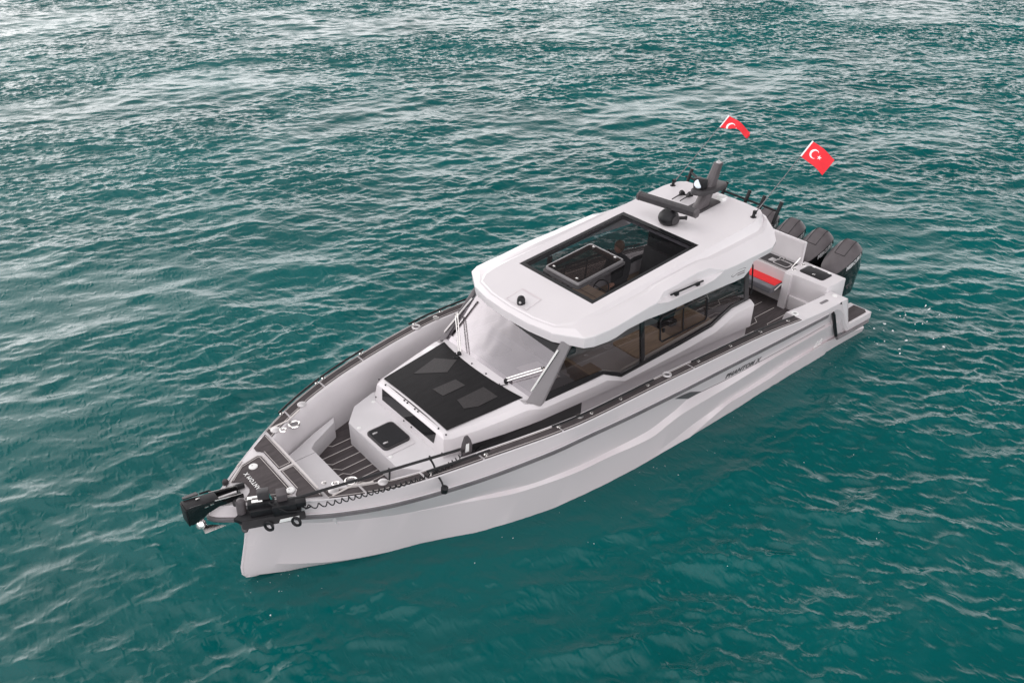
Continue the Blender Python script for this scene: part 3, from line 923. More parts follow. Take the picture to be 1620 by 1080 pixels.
# trunk sun-shade glass, its see-through panels, the front window and snap buttons
def tz(x, y):   # trunk top height
    xs = [8.15, 8.4, 8.8, 9.2, 9.6, 9.64]
    return float(np.interp(x, xs, [1.68, 1.672, 1.64, 1.615, 1.588, 1.583])) + .03 * (1 - min(1, abs(y) / .95) ** 2)
rows = []
for i in range(9):
    u = i / 8
    row = []
    for j in range(13):
        v = j / 12 * 2 - 1
        xr = 8.33 + .11 * (1 - v * v)
        x = xr + (9.605 - xr) * u
        y = v * (1.0 + (.838 - 1.0) * u)
        row.append((x, y, tz(x, y) + .008))
    rows.append(row)
sg = MB().grid(rows)
trunk_glass = sg.build('trunk_skylight', M['mesh'], Y)
for poly in ([(8.72, -.72), (8.50, -.42), (8.80, -.26), (9.20, -.60)], [(8.82, -.02), (8.80, .20), (9.20, .18), (9.22, -.06)], [(8.62, .42), (8.60, .74), (8.96, .72), (9.14, .62), (9.10, .40)]):
    slab('skylight_panel', poly, M['mesh2'], trunk_glass, z=lambda x, y: tz(x, y), lift=.009, th=.003)
def fr(y, z):   # front face of the trunk
    return 9.70 + (1.515 - z) * (.035 / .215)
w = MB()
ww = [(-.72, 1.515), (.70, 1.515), (.67, 1.335), (-.70, 1.335)]
w.prism([(fr(y, z) + .003, y, z) for y, z in ww], (.006, 0, .001))
w.build('trunk_front_window', M['dglass'], Y)
b = []
for y in (.885, .70, .18, .10):
    b += [(9.655, y, 1.578), (9.655, -y, 1.578)]
b += [(9.737, .884, 1.285), (9.737, -.884, 1.285), (9.737, .10, 1.285), (9.737, -.10, 1.285), (8.385, .18, tz(8.385, .18)), (8.385, -.18, tz(8.385, .18)), (8.40, .60, tz(8.4, .6)), (8.40, -.60, tz(8.4, .6))]
for x, y, z in b:
    a = (0, 0, 1) if z > 1.5 else (1, 0, .1)
    MB().lathe((x, y, z), a, [(-.004, .014), (.008, .013), (.012, .008)], 8).build('snap_button', M['black'], Y)
# long black side windows under the overhang
for s in (1, -1):
    v = MB()
    pts = []
    rows = []
    xs_s = [q[0] for q in SEC[::-1]]
    for k in range(23):
        x = 9.44 - (9.44 - 7.30) * k / 22
        y3 = float(np.interp(x, xs_s, [q[4][0] for q in SEC[::-1]]))
        z3 = float(np.interp(x, xs_s, [q[4][1] for q in SEC[::-1]]))
        pts.append((x, s * (y3 - .066), z3 - .021))
        rows.append([(x, s * (y3 - .066), z3 - .0205), (x, s * (y3 - .060), z3 - .0215), (x, s * (y3 - .075), z3 - .36)])
    v.grid(rows)
    sw = v.build('trunk_side_window', M['gloss_black'], Y)
    for cx in (8.95, 7.85):
        yw = np.interp(cx, [7.3, 9.4], [abs(pts[-1][1]), abs(pts[0][1])])
        c2 = []
        for dx, dz in ((-.28, -.24), (-.28, -.15), (-.20, -.10), (.20, -.10), (.28, -.15), (.28, -.24)):
            c2.append((cx + dx, s * (yw + .012), 1.31 + dz))
        MB().tube(c2, .006, 5).build('vent_frame', M['charcoal'], sw)

# ---------------------------------------------------------------- windscreen, pillars, side windows
def wsx(z, y):   # windscreen surface
    return 8.225 - (z - 1.68) * .90 + .05 * (1 - (y / 1.1) ** 2)
rows = []
for i in range(9):
    u = i / 8
    row = []
    for j in range(13):
        v = j / 12 * 2 - 1
        z = 1.655 + .035 * (1 - v * v) + (2.40 - 1.67) * u
        y = v * (1.12 - .05 * u)
        row.append((wsx(z, y), y, z))
    rows.append(row)
MB().grid(rows).build('windscreen', M['screen'], Y)
rows = []
for i in range(5):
    u = i / 4
    row = []
    for j in range(17):
        v = j / 16 * 2 - 1
        zl = 2.335 - .10 * max(0, (v + .55) / 1.55)
        z = zl + (2.43 - zl) * u
        row.append((wsx(z, v * 1.08) + .012, v * 1.08, z))
    rows.append(row)
MB().grid(rows).build('windscreen_top_band', M['dglass'], Y)
for s in (1, -1):
    p = MB()
    lo = [(8.36, 1.10, 1.66), (8.27, 1.06, 1.665), (8.10, 1.21, 1.585), (8.19, 1.235, 1.585)]
    hi = [(7.66, 1.06, 2.42), (7.57, 1.03, 2.42), (7.43, 1.13, 2.42), (7.52, 1.16, 2.42)]
    p.grid([[(x, s * y, z) for x, y, z in lo], [(x, s * y, z) for x, y, z in hi]], close=True)
    p.put([(x, s * y, z) for x, y, z in lo], [(0, 1, 2, 3)])
    p.build('windscreen_pillar', M['pillar'], Y, bev=.01)
    # side glass with its black frame
    def sy(z): return 1.205 - .10 * (z - 1.4)
    wb = [(8.06, 1.60), (7.2, 1.565), (6.85, 1.56), (6.45, 1.35), (5.0, 1.39), (4.24, 1.43), (3.72, 1.60), (3.30, 1.61)]
    tp = [(3.34, 2.44), (4.4, 2.44), (5.8, 2.44), (7.36, 2.44)]
    gl = MB()
    wl = [(x, s * sy(z), z) for x, z in wb]
    cols = [8.06, 7.36, 7.2, 6.85, 6.45, 5.0, 4.24, 3.72, 3.34]
    pt = wl + [(x, s * sy(z), z) for x, z in tp]
    gl.put(pt, [list(range(len(pt)))])
    sgl = gl.build('side_window', M['tint'], Y)
    fm = MB()
    low = [(x, s * (sy(z) + .010), z - .01) for x, z in wb]
    hi = [(x - (.03 if i == 0 else 0), s * (sy(z + .07) + .010), z + (.07 if 0 < i < 7 else .05)) for i, (x, z) in enumerate(wb)]
    lo2 = [(x, y - s * .03, z) for x, y, z in low]
    hi2 = [(x, y - s * .03, z) for x, y, z in hi]
    fm.grid([lo2, low, hi, hi2])
    fm.build('window_frame', M['gloss_black'], sgl)
    fm = MB()
    fm.prism([(8.08, s * 1.19, 1.62), (7.0, s * 1.195, 1.58), (6.95, s * 1.19, 1.66), (7.97, s * 1.178, 1.72)], (0, s * .006, 0))
    fm.build('lower_window_panel', M['gloss_black'], sgl)
    mu = MB().prism([(6.00, s * (sy(1.38) + .008), 1.38), (5.91, s * (sy(1.38) + .008), 1.38), (5.93, s * (sy(2.44) + .008), 2.44), (6.02, s * (sy(2.44) + .008), 2.44)], (0, -s * .04, 0))
    mu.build('window_mullion', M['gloss_black'], sgl, bev=.004)
    fr_ = []
    for px_, pz_ in ((5.56, 2.0), (5.56, 1.68), (5.51, 1.63), (4.45, 1.63), (4.40, 1.68), (4.40, 2.02), (4.45, 2.07), (5.51, 2.07), (5.56, 2.02), (5.56, 2.0)):
        fr_.append((px_, s * (sy(pz_) + .012), pz_))
    sl = MB().tube(fr_, .016, 6)
    sl.tube([(5.0, s * (sy(1.63) + .01), 1.63), (5.0, s * (sy(2.07) + .01), 2.07)], .014, 6)
    sl.build('sliding_pane_frame', M['black'], sgl)
    MB().box((5.50, s * 1.19, 1.84), (.04, .03, .07)).build('window_latch', M['black'], sgl, bev=.005)
    rpz = MB().prism([(3.36, s * (sy(1.6) + .012), 1.60), (3.24, s * (sy(1.6) + .012), 1.60), (3.30, s * (sy(2.5) + .012), 2.5), (3.42, s * (sy(2.5) + .012), 2.5)], (0, -s * .09, 0))
    rpz.build('rear_pillar', M['charcoal'], Y, bev=.008)
    gp = MB().tube([(3.20, s * 1.18, 1.70), (3.17, s * 1.18, 1.75), (3.20, s * 1.14, 2.25), (3.24, s * 1.14, 2.3)], .014, 6)
    gp.build('pillar_grab_rail', M['black'], Y)

# wipers
def wiper(arm0, arm1, bl0, bl1, name='wiper'):
    root = bpy.data.objects.new(name, None)
    COL.objects.link(root)
    a = MB()
    a0, a1 = Vector(arm0), Vector(arm1)
    off = Vector((0.0, 0.0, .03))
    side = (a1 - a0).cross(Vector((.745, 0, .667))).normalized() * .022
    a.tube([a0 + side, a1 + side], .011, 6).tube([a0 - side, a1 - side], .011, 6)
    a.box(a1, (.05, .05, .03))
    o = a.build('wiper_arm', M['chrome'], Y)
    b = MB().tube([bl0, bl1], .016, 6)
    b.build('wiper_blade', M['chrome'], o)
    nb = Vector((.745, 0, .667)) * -.02
    MB().tube([Vector(bl0) + nb, Vector(bl1) + nb], .014, 6).build('wiper_rubber', M['black'], o)
    p = MB().lathe(a0 + Vector((0, 0, -.05)), (.3, 0, 1), [(0, .035), (.05, .032), (.07, .018)], 10)
    p.tube([a0 + Vector((.02, .05, -.05)), a0 + Vector((.09, .07, -.02)), a0 + Vector((.13, .02, -.04)), a0 + Vector((.10, -.05, -.055))], .007, 5)
    p.build('wiper_pivot', M['black'], o)
    bpy.data.objects.remove(root)
wiper((8.37, -.52, 1.735), (8.02, -1.06, 2.06), (8.255, -1.09, 1.80), (7.775, -.95, 2.32))
wiper((8.29, .56, 1.75), (7.985, 1.05, 2.08), (8.24, 1.08, 1.80), (7.75, 1.10, 2.33))

# ---------------------------------------------------------------- roof
def zr(x): return 2.685 + (6.856 - x) * .0988
HS = [  # A(crease) x,y ; B(fascia top) x,y,z ; C(fascia bottom) x,y,z
    ((7.73, 0), (7.86, 0, 2.545), (7.85, 0, 2.41)),
    ((7.70, .5), (7.83, .5, 2.54), (7.81, .5, 2.395)),
    ((7.61, .88), (7.73, .93, 2.53), (7.71, .93, 2.375)),
    ((7.44, 1.0), (7.47, 1.36, 2.545), (7.46, 1.345, 2.365)),
    ((7.30, 1.03), (7.32, 1.425, 2.56), (7.31, 1.405, 2.36)),
    ((7.05, 1.05), (7.05, 1.45, 2.572), (7.04, 1.43, 2.355)),
    ((6.86, 1.05), (6.88, 1.45, 2.580), (6.88, 1.43, 2.36)),
    ((6.62, 1.05), (6.64, 1.45, 2.606), (6.64, 1.43, 2.410)),
    ((6.2, 1.05), (6.2, 1.45, 2.655), (6.22, 1.43, 2.425)),
    ((6.0, 1.05), (6.02, 1.45, 2.665), (6.0, 1.43, 2.405)),
    ((5.8, 1.05), (5.8, 1.36, 2.73), (5.8, 1.43, 2.392)),
    ((5.0, 1.05), (5.0, 1.34, 2.79), (5.0, 1.43, 2.382)),
    ((4.72, 1.05), (4.72, 1.36, 2.79), (4.72, 1.43, 2.378)),
    ((4.5, 1.05), (4.46, 1.45, 2.705), (4.4, 1.43, 2.368)),
    ((4.2, 1.05), (4.15, 1.45, 2.69), (4.1, 1.43, 2.352)),
    ((3.9, 1.05), (3.86, 1.45, 2.70), (3.84, 1.42, 2.345)),
    ((3.7, 1.05), (3.68, 1.45, 2.705), (3.69, 1.42, 2.44)),
    ((3.55, 1.05), (3.52, 1.45, 2.708), (3.62, 1.42, 2.575)),
    ((3.2, 1.04), (3.16, 1.44, 2.715), (3.16, 1.42, 2.60)),
    ((3.02, 1.0), (3.0, 1.38, 2.76), (2.99, 1.36, 2.63)),
    ((2.88, .94), (2.86, 1.22, 2.86), (2.86, 1.21, 2.72)),
    ((2.80, .84), (2.76, .95, 2.99), (2.77, .94, 2.85)),
    ((2.77, .5), (2.73, .5, 3.035), (2.75, .5, 2.90)),
    ((2.77, 0), (2.72, 0, 3.04), (2.74, 0, 2.905))]
def hole(x, y):
    """matching point on the sunroof opening"""
    hx = min(max(x, 4.43), 6.856)
    return hx, .872
HOLE = []
for i, (a, b, c) in enumerate(HS):
    if i == 0: HOLE.append((6.856, 0))
    elif i == 1: HOLE.append((6.856, .45))
    elif i in (2, 3): HOLE.append((6.856, .65 if i == 2 else .80))
    elif i >= len(HS) - 1: HOLE.append((4.43, 0))
    elif i == len(HS) - 2: HOLE.append((4.43, .45))
    elif i in (len(HS) - 3, len(HS) - 4): HOLE.append((4.43, .65 if i == len(HS) - 3 else .80))
    else: HOLE.append((min(max(a[0], 4.43), 6.856), .872))
HOLE[4] = (6.856, .872)
ringH = [(x, y, zr(x)) for x, y in HOLE]
ringA = [(a[0], a[1], zr(a[0]) + .004) for a, b, c in HS]
ringA2, ringG = [], []
for a, b, c in HS:
    # groove outside the crease, deeper towards the back
    d = float(np.interp(a[0], [2.7, 3.4, 5.0, 6.5, 7.2], [.10, .085, .045, .02, 0.0]))
    if a[1] < .8: d *= max(0, (a[1] - .3)) / .5 * .6 if a[0] < 4 else 0
    ax, ay, azz = a[0], a[1], zr(a[0])
    m = .18
    ringA2.append((ax + (b[0] - ax) * m, ay + (b[1] - ay) * m, (azz + (b[2] - azz) * m) - d))
    m = .42
    ringG.append((ax + (b[0] - ax) * m, ay + (b[1] - ay) * m, (azz + (b[2] - azz) * m) - d * .35 + .012))
ringB0 = [(b[0], b[1] - (.0 if b[1] < .01 else .012), b[2] + .006) for a, b, c in HS]
ringB = [(b[0], b[1], b[2] - .006) for a, b, c in HS]
ringS1, ringS2 = [], []
for i, (a, b, c) in enumerate(HS):
    if 10 <= i <= 12:    # shelf under the roof grab rail
        ringS1.append((b[0], b[1] + .015, 2.625 + (.02 if i == 12 else 0)))
        ringS2.append((b[0], 1.475, 2.60 + (.02 if i == 12 else 0)))
    else:
        ringS1.append((b[0], b[1] + .001, b[2] - .02))
        ringS2.append((b[0], b[1] + .001, b[2] - .03))
ringC = [c for a, b, c in HS]
ringU = [(c[0] - (.16 if c[0] > 7 else (-.12 if c[0] < 3 else 0)), max(c[1] - .18, 0) if 2 < i < 21 else c[1] * .85, c[2] + .03) for i, (a, b, c) in enumerate(HS)]
ringV = [(min(max(x, 4.43), 6.856) if True else x, y, zr(x) - .09) for x, y, z in ringH]
def full_ring(r):
    return r + [(x, -y, z) for x, y, z in r[::-1][1:-1]]
rf = MB()
rf.grid([full_ring(r) for r in (ringV, ringH, ringA, ringA2, ringG, ringB0, ringB, ringS1, ringS2, ringC, ringU, [(x, y, z - .06) for x, y, z in ringV])], close=True)
roof = rf.build('roof', M['white'], Y, angle=15)
# sunroof: black border, tinted pane
bd = MB()
o_ = [(6.85, -.866), (6.85, .866), (4.436, .866), (4.436, -.866)]
i_ = [(6.77, -.80), (6.77, .80), (4.52, .80), (4.52, -.80)]
for k in range(4):
    a, b2, c2, d2 = o_[k], o_[(k + 1) % 4], i_[(k + 1) % 4], i_[k]
    bd.put([(x, y, zr(x) - .004) for x, y in (a, b2, c2, d2)] + [(x, y, zr(x) - .03) for x, y in (a, b2, c2, d2)], [(0, 1, 2, 3), (4, 7, 6, 5), (3, 2, 6, 7), (0, 4, 5, 1)])
sunroof = bd.build('sunroof_border', M['gloss_black'], Y)
MB().put([(x, y, zr(x) - .008) for x, y in i_], [(0, 1, 2, 3)]).build('sunroof_pane', M['roofglass'], Y)
# opening roof hatch
def hz(x, dz=0): return zr(x) + dz
hb = slab('roof_hatch', rrect(6.21, 0.0, 1.08, .84, .05), M['alu'], Y, z=lambda x, y: zr(x), lift=-.02, th=.05, bev=.006)
fr2 = rrect(6.20, 0.0, 1.02, .79, .05)
fr3 = rrect(6.20, 0.0, .965, .735, .04)
hfm = MB()
n_ = len(fr2)
hfm.grid([[(x, y, zr(x) + .030) for x, y in fr2], [(x, y, zr(x) + .075) for x, y in fr2], [(x, y, zr(x) + .080) for x, y in fr3], [(x, y, zr(x) + .030) for x, y in fr3]], close=True)
hfm.build('roof_hatch_frame', M['frame'], hb, bev=.005)
bpy.data.objects.remove(hb)
hb2 = MB()
fo, fi = rrect(6.21, 0.0, 1.08, .84, .05), rrect(6.21, 0.0, .94, .70, .04)
hb2.grid([[(x, y, zr(x) - .006) for x, y in fo], [(x, y, zr(x) + .026) for x, y in fo], [(x, y, zr(x) + .026) for x, y in fi], [(x, y, zr(x) - .006) for x, y in fi]], close=True)
hatch = hb2.build('roof_hatch', M['charcoal'], Y, bev=.004)
for ch in [o for o in list(scene.objects) if o.name.startswith('roof_hatch_frame')]:
    ch.parent = hatch
    ch.matrix_parent_inverse = Matrix.Identity(4)
MB().put([(x, y, zr(x) + .070) for x, y in fr3], [list(range(n_))]).build('roof_hatch_pane', M['brownglass'], hatch)
for x, y in ((5.76, -.25), (5.76, .25), (6.62, -.27), (6.62, .27)):
    MB().box((x, y, zr(x) + .084), (.03, .05, .014)).build('roof_hatch_latch', M['chrome'], hatch, bev=.004)

# camera pod in its square recess
sq = [(7.31, -.215), (7.31, .21), (7.67, .275), (7.68, -.18)]
pod = MB()
for k in range(4):
    (x0, y0), (x1, y1) = sq[k], sq[(k + 1) % 4]
    wdt = (.03, .012, .010, .012)[k]
    d = Vector((x1 - x0, y1 - y0, 0)).normalized()
    nn = Vector((-d.y, d.x, 0)) * wdt
    if k == 0: nn = Vector((wdt, 0, 0))
    zf = .004
    pod.put([(x0, y0, zr(x0) + .006), (x1, y1, zr(x1) + .006), (x1 + nn.x, y1 + nn.y, zr(x1) + (.010 if k else .003)), (x0 + nn.x, y0 + nn.y, zr(x0) + (.010 if k else .003))], [(0, 1, 2, 3)])
pod.build('roof_recess_edge', M['hull'], Y)
cd = MB().lathe((7.60, .075, 2.60), (0, 0, 1), [(0, .066), (.03, .066), (.09, .064), (.125, .05), (.14, .028), (.145, .004)], 18)
camdome = cd.build('camera_dome', M['black'], Y)
MB().lathe((7.655, .115, 2.665), (.8, .5, 0), [(0, .02), (.012, .018)], 10).build('camera_lens', M['alu'], camdome)
# roof grab rails
for s in (1, -1):
    v = MB()
    v.box((5.32, s * 1.425, 2.665), (.78, .028, .022), Matrix.Rotation(R_(-1.0), 3, 'Y'))
    v.box((5.56, s * 1.42, 2.635), (.07, .05, .05))
    v.box((5.06, s * 1.42, 2.64), (.07, .05, .05))
    v.build('roof_grab_rail', M['black'], Y, bev=.006)
# logo outlines on the roof side panel
lg = MB()
def lp(x, z): return (x, 1.437, z)
for a, b2 in (((4.22, 2.50), (4.12, 2.565)), ((4.12, 2.565), (3.90, 2.555)), ((4.16, 2.475), (4.08, 2.50)), ((4.08, 2.50), (3.86, 2.495)), ((4.22, 2.50), (4.16, 2.475)), ((3.90, 2.555), (3.84, 2.53)), ((4.05, 2.46), (3.86, 2.455))):
    lg.tube([lp(*a), lp(*b2)], .006, 5)
lg.build('roof_side_emblem', M['rub'], Y)

# ---------------------------------------------------------------- roof equipment
ra = MB()
ra.lathe((4.22, -.01, 2.93), (0, 0, 1), [(0, .10), (.02, .135), (.07, .172), (.13, .182), (.19, .165), (.24, .12), (.27, .07), (.31, .06)], 24)
radar = ra.build('radar_pedestal', M['black'], Y)
MB().lathe((4.24, .17, 3.06), (.1, 1, -.05), [(0, .085), (.012, .08), (.013, .004)], 20).build('pedestal_cap', M['charcoal'], radar)
MB().tube([(4.12, .13, 3.06), (4.02, .20, 3.06)], .03, 8).tube([(4.02, .19, 3.06), (4.0, .22, 3.06)], .038, 8).build('pedestal_plug', M['black'], radar)
arr = MB()
c0, c1 = Vector((4.285, -.66, 3.27)), Vector((4.10, .50, 3.27))
d_ = (c1 - c0).normalized()
side = Vector((d_.y, -d_.x, 0))
sec = [(-.055, -.05), (-.03, -.07), (.05, -.07), (.075, -.045), (.075, .03), (.05, .06), (-.03, .065), (-.06, .03)]
arr.grid([[c + side * a + Vector((0, 0, b2)) for a, b2 in sec] for c in (c0, c0 + d_ * .05, c1 - d_ * .05, c1)], close=True)
nr = len(sec)
arr.put([c0 + side * a + Vector((0, 0, b2)) for a, b2 in sec], [list(range(nr))])
arr.put([c1 + side * a + Vector((0, 0, b2)) for a, b2 in sec], [list(range(nr))])
array = arr.build('radar_array', M['charcoal'], Y, angle=30)
ec = MB()
for c, sg_ in ((c0, -1), (c1, 1)):
    ec.grid([[c + d_ * sg_ * o + side * a * 1.06 + Vector((0, 0, b2 * 1.06)) for a, b2 in sec] for o in (-.03, .008)], close=True)
    ec.put([c + d_ * sg_ * .008 + side * a * 1.06 + Vector((0, 0, b2 * 1.06)) for a, b2 in sec], [list(range(nr))])
ec.build('array_end_cap', M['cap'], array)
# mast: base plate, lower leg, bracket plate, upper leg with lamp
MB().prism([(3.62, -.14, 3.0), (3.62, .17, 3.0), (3.05, .17, 3.055), (3.05, -.14, 3.055)], (0, 0, .04)).build('mast_base', M['charcoal'], Y, bev=.012)
def leg(secs):
    m_ = MB()
    m_.grid([[(x - lx / 2, y - ly / 2 * .6, z), (x - lx / 2 * .6, y - ly / 2, z), (x + lx / 2 * .7, y - ly / 2, z), (x + lx / 2, y - ly / 2 * .5, z), (x + lx / 2, y + ly / 2 * .5, z), (x + lx / 2 * .7, y + ly / 2, z), (x - lx / 2 * .6, y + ly / 2, z), (x - lx / 2, y + ly / 2 * .6, z)] for x, y, z, lx, ly in secs], close=True)
    x, y, z, lx, ly = secs[-1]
    m_.put([(x - lx / 2, y - ly / 2, z), (x + lx / 2, y - ly / 2, z), (x + lx / 2, y + ly / 2, z), (x - lx / 2, y + ly / 2, z)], [(0, 1, 2, 3)])
    return m_
mast = leg([(3.42, .02, 3.03, .34, .20), (3.38, .02, 3.10, .26, .18), (3.25, .02, 3.34, .24, .17)]).build('mast', M['cap'], Y)
br = MB()
br.prism([(3.60, -.10, 3.31), (3.66, -.02, 3.31), (3.60, .12, 3.31), (3.30, .20, 3.31), (2.94, .17, 3.31), (2.86, .06, 3.31), (2.90, -.12, 3.31), (3.30, -.18, 3.31)], (-.02, 0, .075))
br.build('mast_bracket', M['charcoal'], mast, bev=.015)
leg([(3.20, .0, 3.38, .22, .17), (3.12, .0, 3.55, .185, .15), (3.03, .0, 3.76, .15, .125)]).build('mast_top', M['cap'], mast)
MB().lathe((3.03, 0, 3.755), (0, 0, 1), [(0, .05), (.012, .05), (.014, .022), (.045, .022), (.05, .012)], 14).build('anchor_light', M['alu'], mast)
ls = MB().box((3.44, -.02, 3.47), (.14, .22, .19))
lamp = ls.build('searchlight', M['black'], Y, bev=.03)
MB().lathe((3.505, -.01, 3.48), (.72, .55, .42), [(-.03, .075), (.015, .078), (.025, .062), (.026, .002)], 18).build('searchlight_lens', M['lens'], lamp)
MB().tube([(3.30, -.12, 3.45), (3.20, -.42, 3.48)], .022, 8).build('searchlight_arm', M['black'], lamp)
for dx, dy in ((0.03, -.54), (-.03, -.40)):
    hn = MB().lathe((3.26 + dx, dy, 3.07), (1, .25, .05), [(-.03, .062), (-.028, .05), (.0, .03), (.06, .018), (.14, .012), (.36, .010)], 14)
    hn.build('horn', M['black'], Y)
MB().box((3.22, -.45, 3.03), (.06, .12, .06)).build('horn_foot', M['black'], Y, bev=.008)
gp = MB()
gp.prism([(x, y, zr(2.93) - .01) for x, y in rrect(2.93, .10, .17, .17, .06)], (0, 0, .075))
gp.build('satellite_antenna', M['whiteplastic'], Y, bev=.02)
# antenna masts carrying the flags
def antenna(s):
    b2 = MB().lathe((3.09, s * .92, zr(3.09) - .005), (0, 0, 1), [(0, .055), (.012, .055), (.02, .03), (.06, .028), (.08, .02)], 12)
    b2.box((3.07, s * .92, zr(3.09) + .085), (.05, .05, .06))
    foot = b2.build('antenna_mount', M['black'], Y)
    MB().tube([(3.09, s * .92, 3.10), (2.95, s * .92, 3.20), (1.66, s * .92, 4.105)], [.018, .009, .005], 8).build('antenna_pole', M['rub'], Y)
antenna(1)
antenna(-1)
# rocket launcher rod holders behind the roof
MB().tube([(2.42, -1.18, 2.99), (2.42, .96, 2.985)], .02, 8).tube([(2.42, -.6, 2.99), (2.76, -.6, 2.94)], .02, 8).tube([(2.42, .6, 2.99), (2.76, .6, 2.94)], .02, 8).build('rod_holder_bar', M['black'], Y)
for y in (-1.10, -.26, .26, .585, .95):
    MB().tube([(2.50, y - .01, 2.76), (2.44, y, 2.96), (2.37, y + .015, 3.16)], [.032, .032, .034], 10).build('rod_holder', M['black'], Y)

# ---------------------------------------------------------------- cockpit
tb = MB()
tb.prism([(.64, .62, .5), (.64, 1.555, .5), (1.26, 1.555, .5), (1.30, .62, .5)], (0, 0, .80))
box = tb.build('transom_locker', M['liner'], Y, bev=.02)
MB().prism([(1.24, .60, .55), (1.24, .80, .55), (1.40, .80, .55), (1.40, .64, .55)], (-.06, 0, .73)).build('seat_bulkhead', M['liner'], Y, bev=.015)
MB().prism([(1.25, .82, .55), (1.25, 1.53, .55), (1.34, 1.53, .55), (1.34, .82, .55)], (0, 0, .30)).build('locker_step', M['liner'], Y, bev=.01)
slab('locker_hatch', rrect(.92, 1.06, .36, .54, .06), M['black'], box, z=lambda x, y: 1.30, lift=0, th=.010, bev=.003)
MB().lathe((1.02, 1.08, 1.308), (0, 0, 1), [(0, .03), (.008, .03), (.012, .015)], 12).build('hatch_latch', M['chrome'], box)
for y in (.90, 1.24):
    MB().box((.735, y, 1.312), (.05, .05, .014)).build('hatch_hinge', M['whiteplastic'], box, bev=.004)
for x, y in ((.80, .70), (1.10, .70)):
    MB().torus((x, y, 1.302), .038, .009).build('cup_holder_ring', M['chrome'], box)
    MB().lathe((x, y, 1.3005), (0, 0, 1), [(0, .034), (.003, .034)], 16).build('cup_holder', M['rub'], box)
# starboard corner box, galley locker with its lid up, sink and folding bench
MB().prism([(.64, -1.56, .5), (.64, -1.05, .5), (1.26, -1.05, .5), (1.26, -1.56, .5)], (0, 0, .80)).build('transom_locker', M['liner'], Y, bev=.02)
ga = MB()
ga.box((.95, -.22, .88), (.50, 1.66, .70))
galley = ga.build('galley_unit', M['liner'], Y, bev=.012)
MB().prism([(.76, -1.0, 1.232), (.76, .56, 1.232), (1.15, .56, 1.232), (1.15, -1.0, 1.232)], (0, 0, .006)).build('galley_top', M['charcoal'], galley)
MB().prism([(1.15, -1.0, 1.235), (1.15, .58, 1.235), (1.175, .58, 1.235), (1.175, -1.0, 1.235)], (0, 0, .012)).build('galley_edge_strip', M['chrome'], galley)
sk = MB()
a1, a2, a3 = rrect(.96, .33, .24, .36, .06), rrect(.96, .33, .20, .32, .05), rrect(.96, .33, .15, .26, .05)
sk.grid([[(x, y, 1.239) for x, y in a1], [(x, y, 1.250) for x, y in a1], [(x, y, 1.250) for x, y in a2], [(x, y, 1.14) for x, y in a3]], close=True)
sk.put([(x, y, 1.14) for x, y in a3], [list(range(len(a3)))])
sink = sk.build('sink', M['alu'], galley)
MB().tube([(.85, .30, 1.25), (.85, .30, 1.31), (.90, .31, 1.335), (.96, .33, 1.33)], .011, 8).tube([(.86, .20, 1.25), (.88, .20, 1.29)], .014, 8).build('tap', M['chrome'], sink)
MB().prism([(1.06, .05, 1.238), (1.06, .14, 1.238), (.92, .14, 1.238), (.92, .05, 1.238)], (0, 0, .02)).build('soap_tray', M['alu'], sink, bev=.005)
lidm = MB()
lidm.prism([(.74, -.95, 1.27), (.74, .64, 1.27), (.795, .64, 1.27), (.795, -.95, 1.27)], (-.03, 0, .48))
glid = lidm.build('galley_lid', M['white'], Y, bev=.012)
MB().prism([(.797, -.91, 1.30), (.797, .60, 1.30), (.803, .60, 1.30), (.803, -.91, 1.30)], (-.027, 0, .42)).build('lid_inner_panel', M['liner'], glid)
MB().tube([(1.02, .575, 1.25), (.80, .60, 1.42)], .012, 6).build('lid_gas_strut', M['chrome'], glid)
MB().prism([(1.203, -.98, .98), (1.203, .585, .98), (1.222, .585, .98), (1.222, -.98, .98)], (-.02, 0, .235)).build('bench_back_panel', M['liner'], Y)
be = MB()
be.prism([(1.21, -.98, .86), (1.21, .57, .86), (1.60, .57, .86), (1.60, -.98, .86)], (0, 0, .14))
bench2 = be.build('folding_bench', M['greyvinyl'], Y, bev=.035, seg=3)
MB().prism([(1.215, -.96, .996), (1.215, .555, .996), (1.475, .555, .996), (1.475, -.96, .996)], (0, 0, .018)).build('bench_cushion', M['red'], bench2, bev=.008)
MB().tube([(1.30, .60, 1.0), (1.52, .60, .93)], .014, 6).build('bench_hinge', M['chrome'], bench2)
# stern cleat pocket and cap on the port quarter
for s in (1, -1):
    slab('cleat_pocket', rrect(1.62, s * 1.74, .24, .06, .025), M['rub'], Y, z=lambda x, y: zt(x), lift=.001, th=.005)
    MB().torus((2.52, s * 1.72, zt(2.52) + .012), .05, .02).build('fairlead_ring', M['whiteplastic'], Y)
    MB().lathe((2.52, s * 1.72, zt(2.52)), (0, 0, 1), [(0, .045), (.012, .045)], 16).build('fairlead_cap', M['rub'], Y)
    MB().lathe((1.24, s * 1.72, 1.196), (0, 0, 1), [(0, .05), (.012, .048), (.02, .02)], 14).build('fuel_cap', M['whiteplastic'], Y)

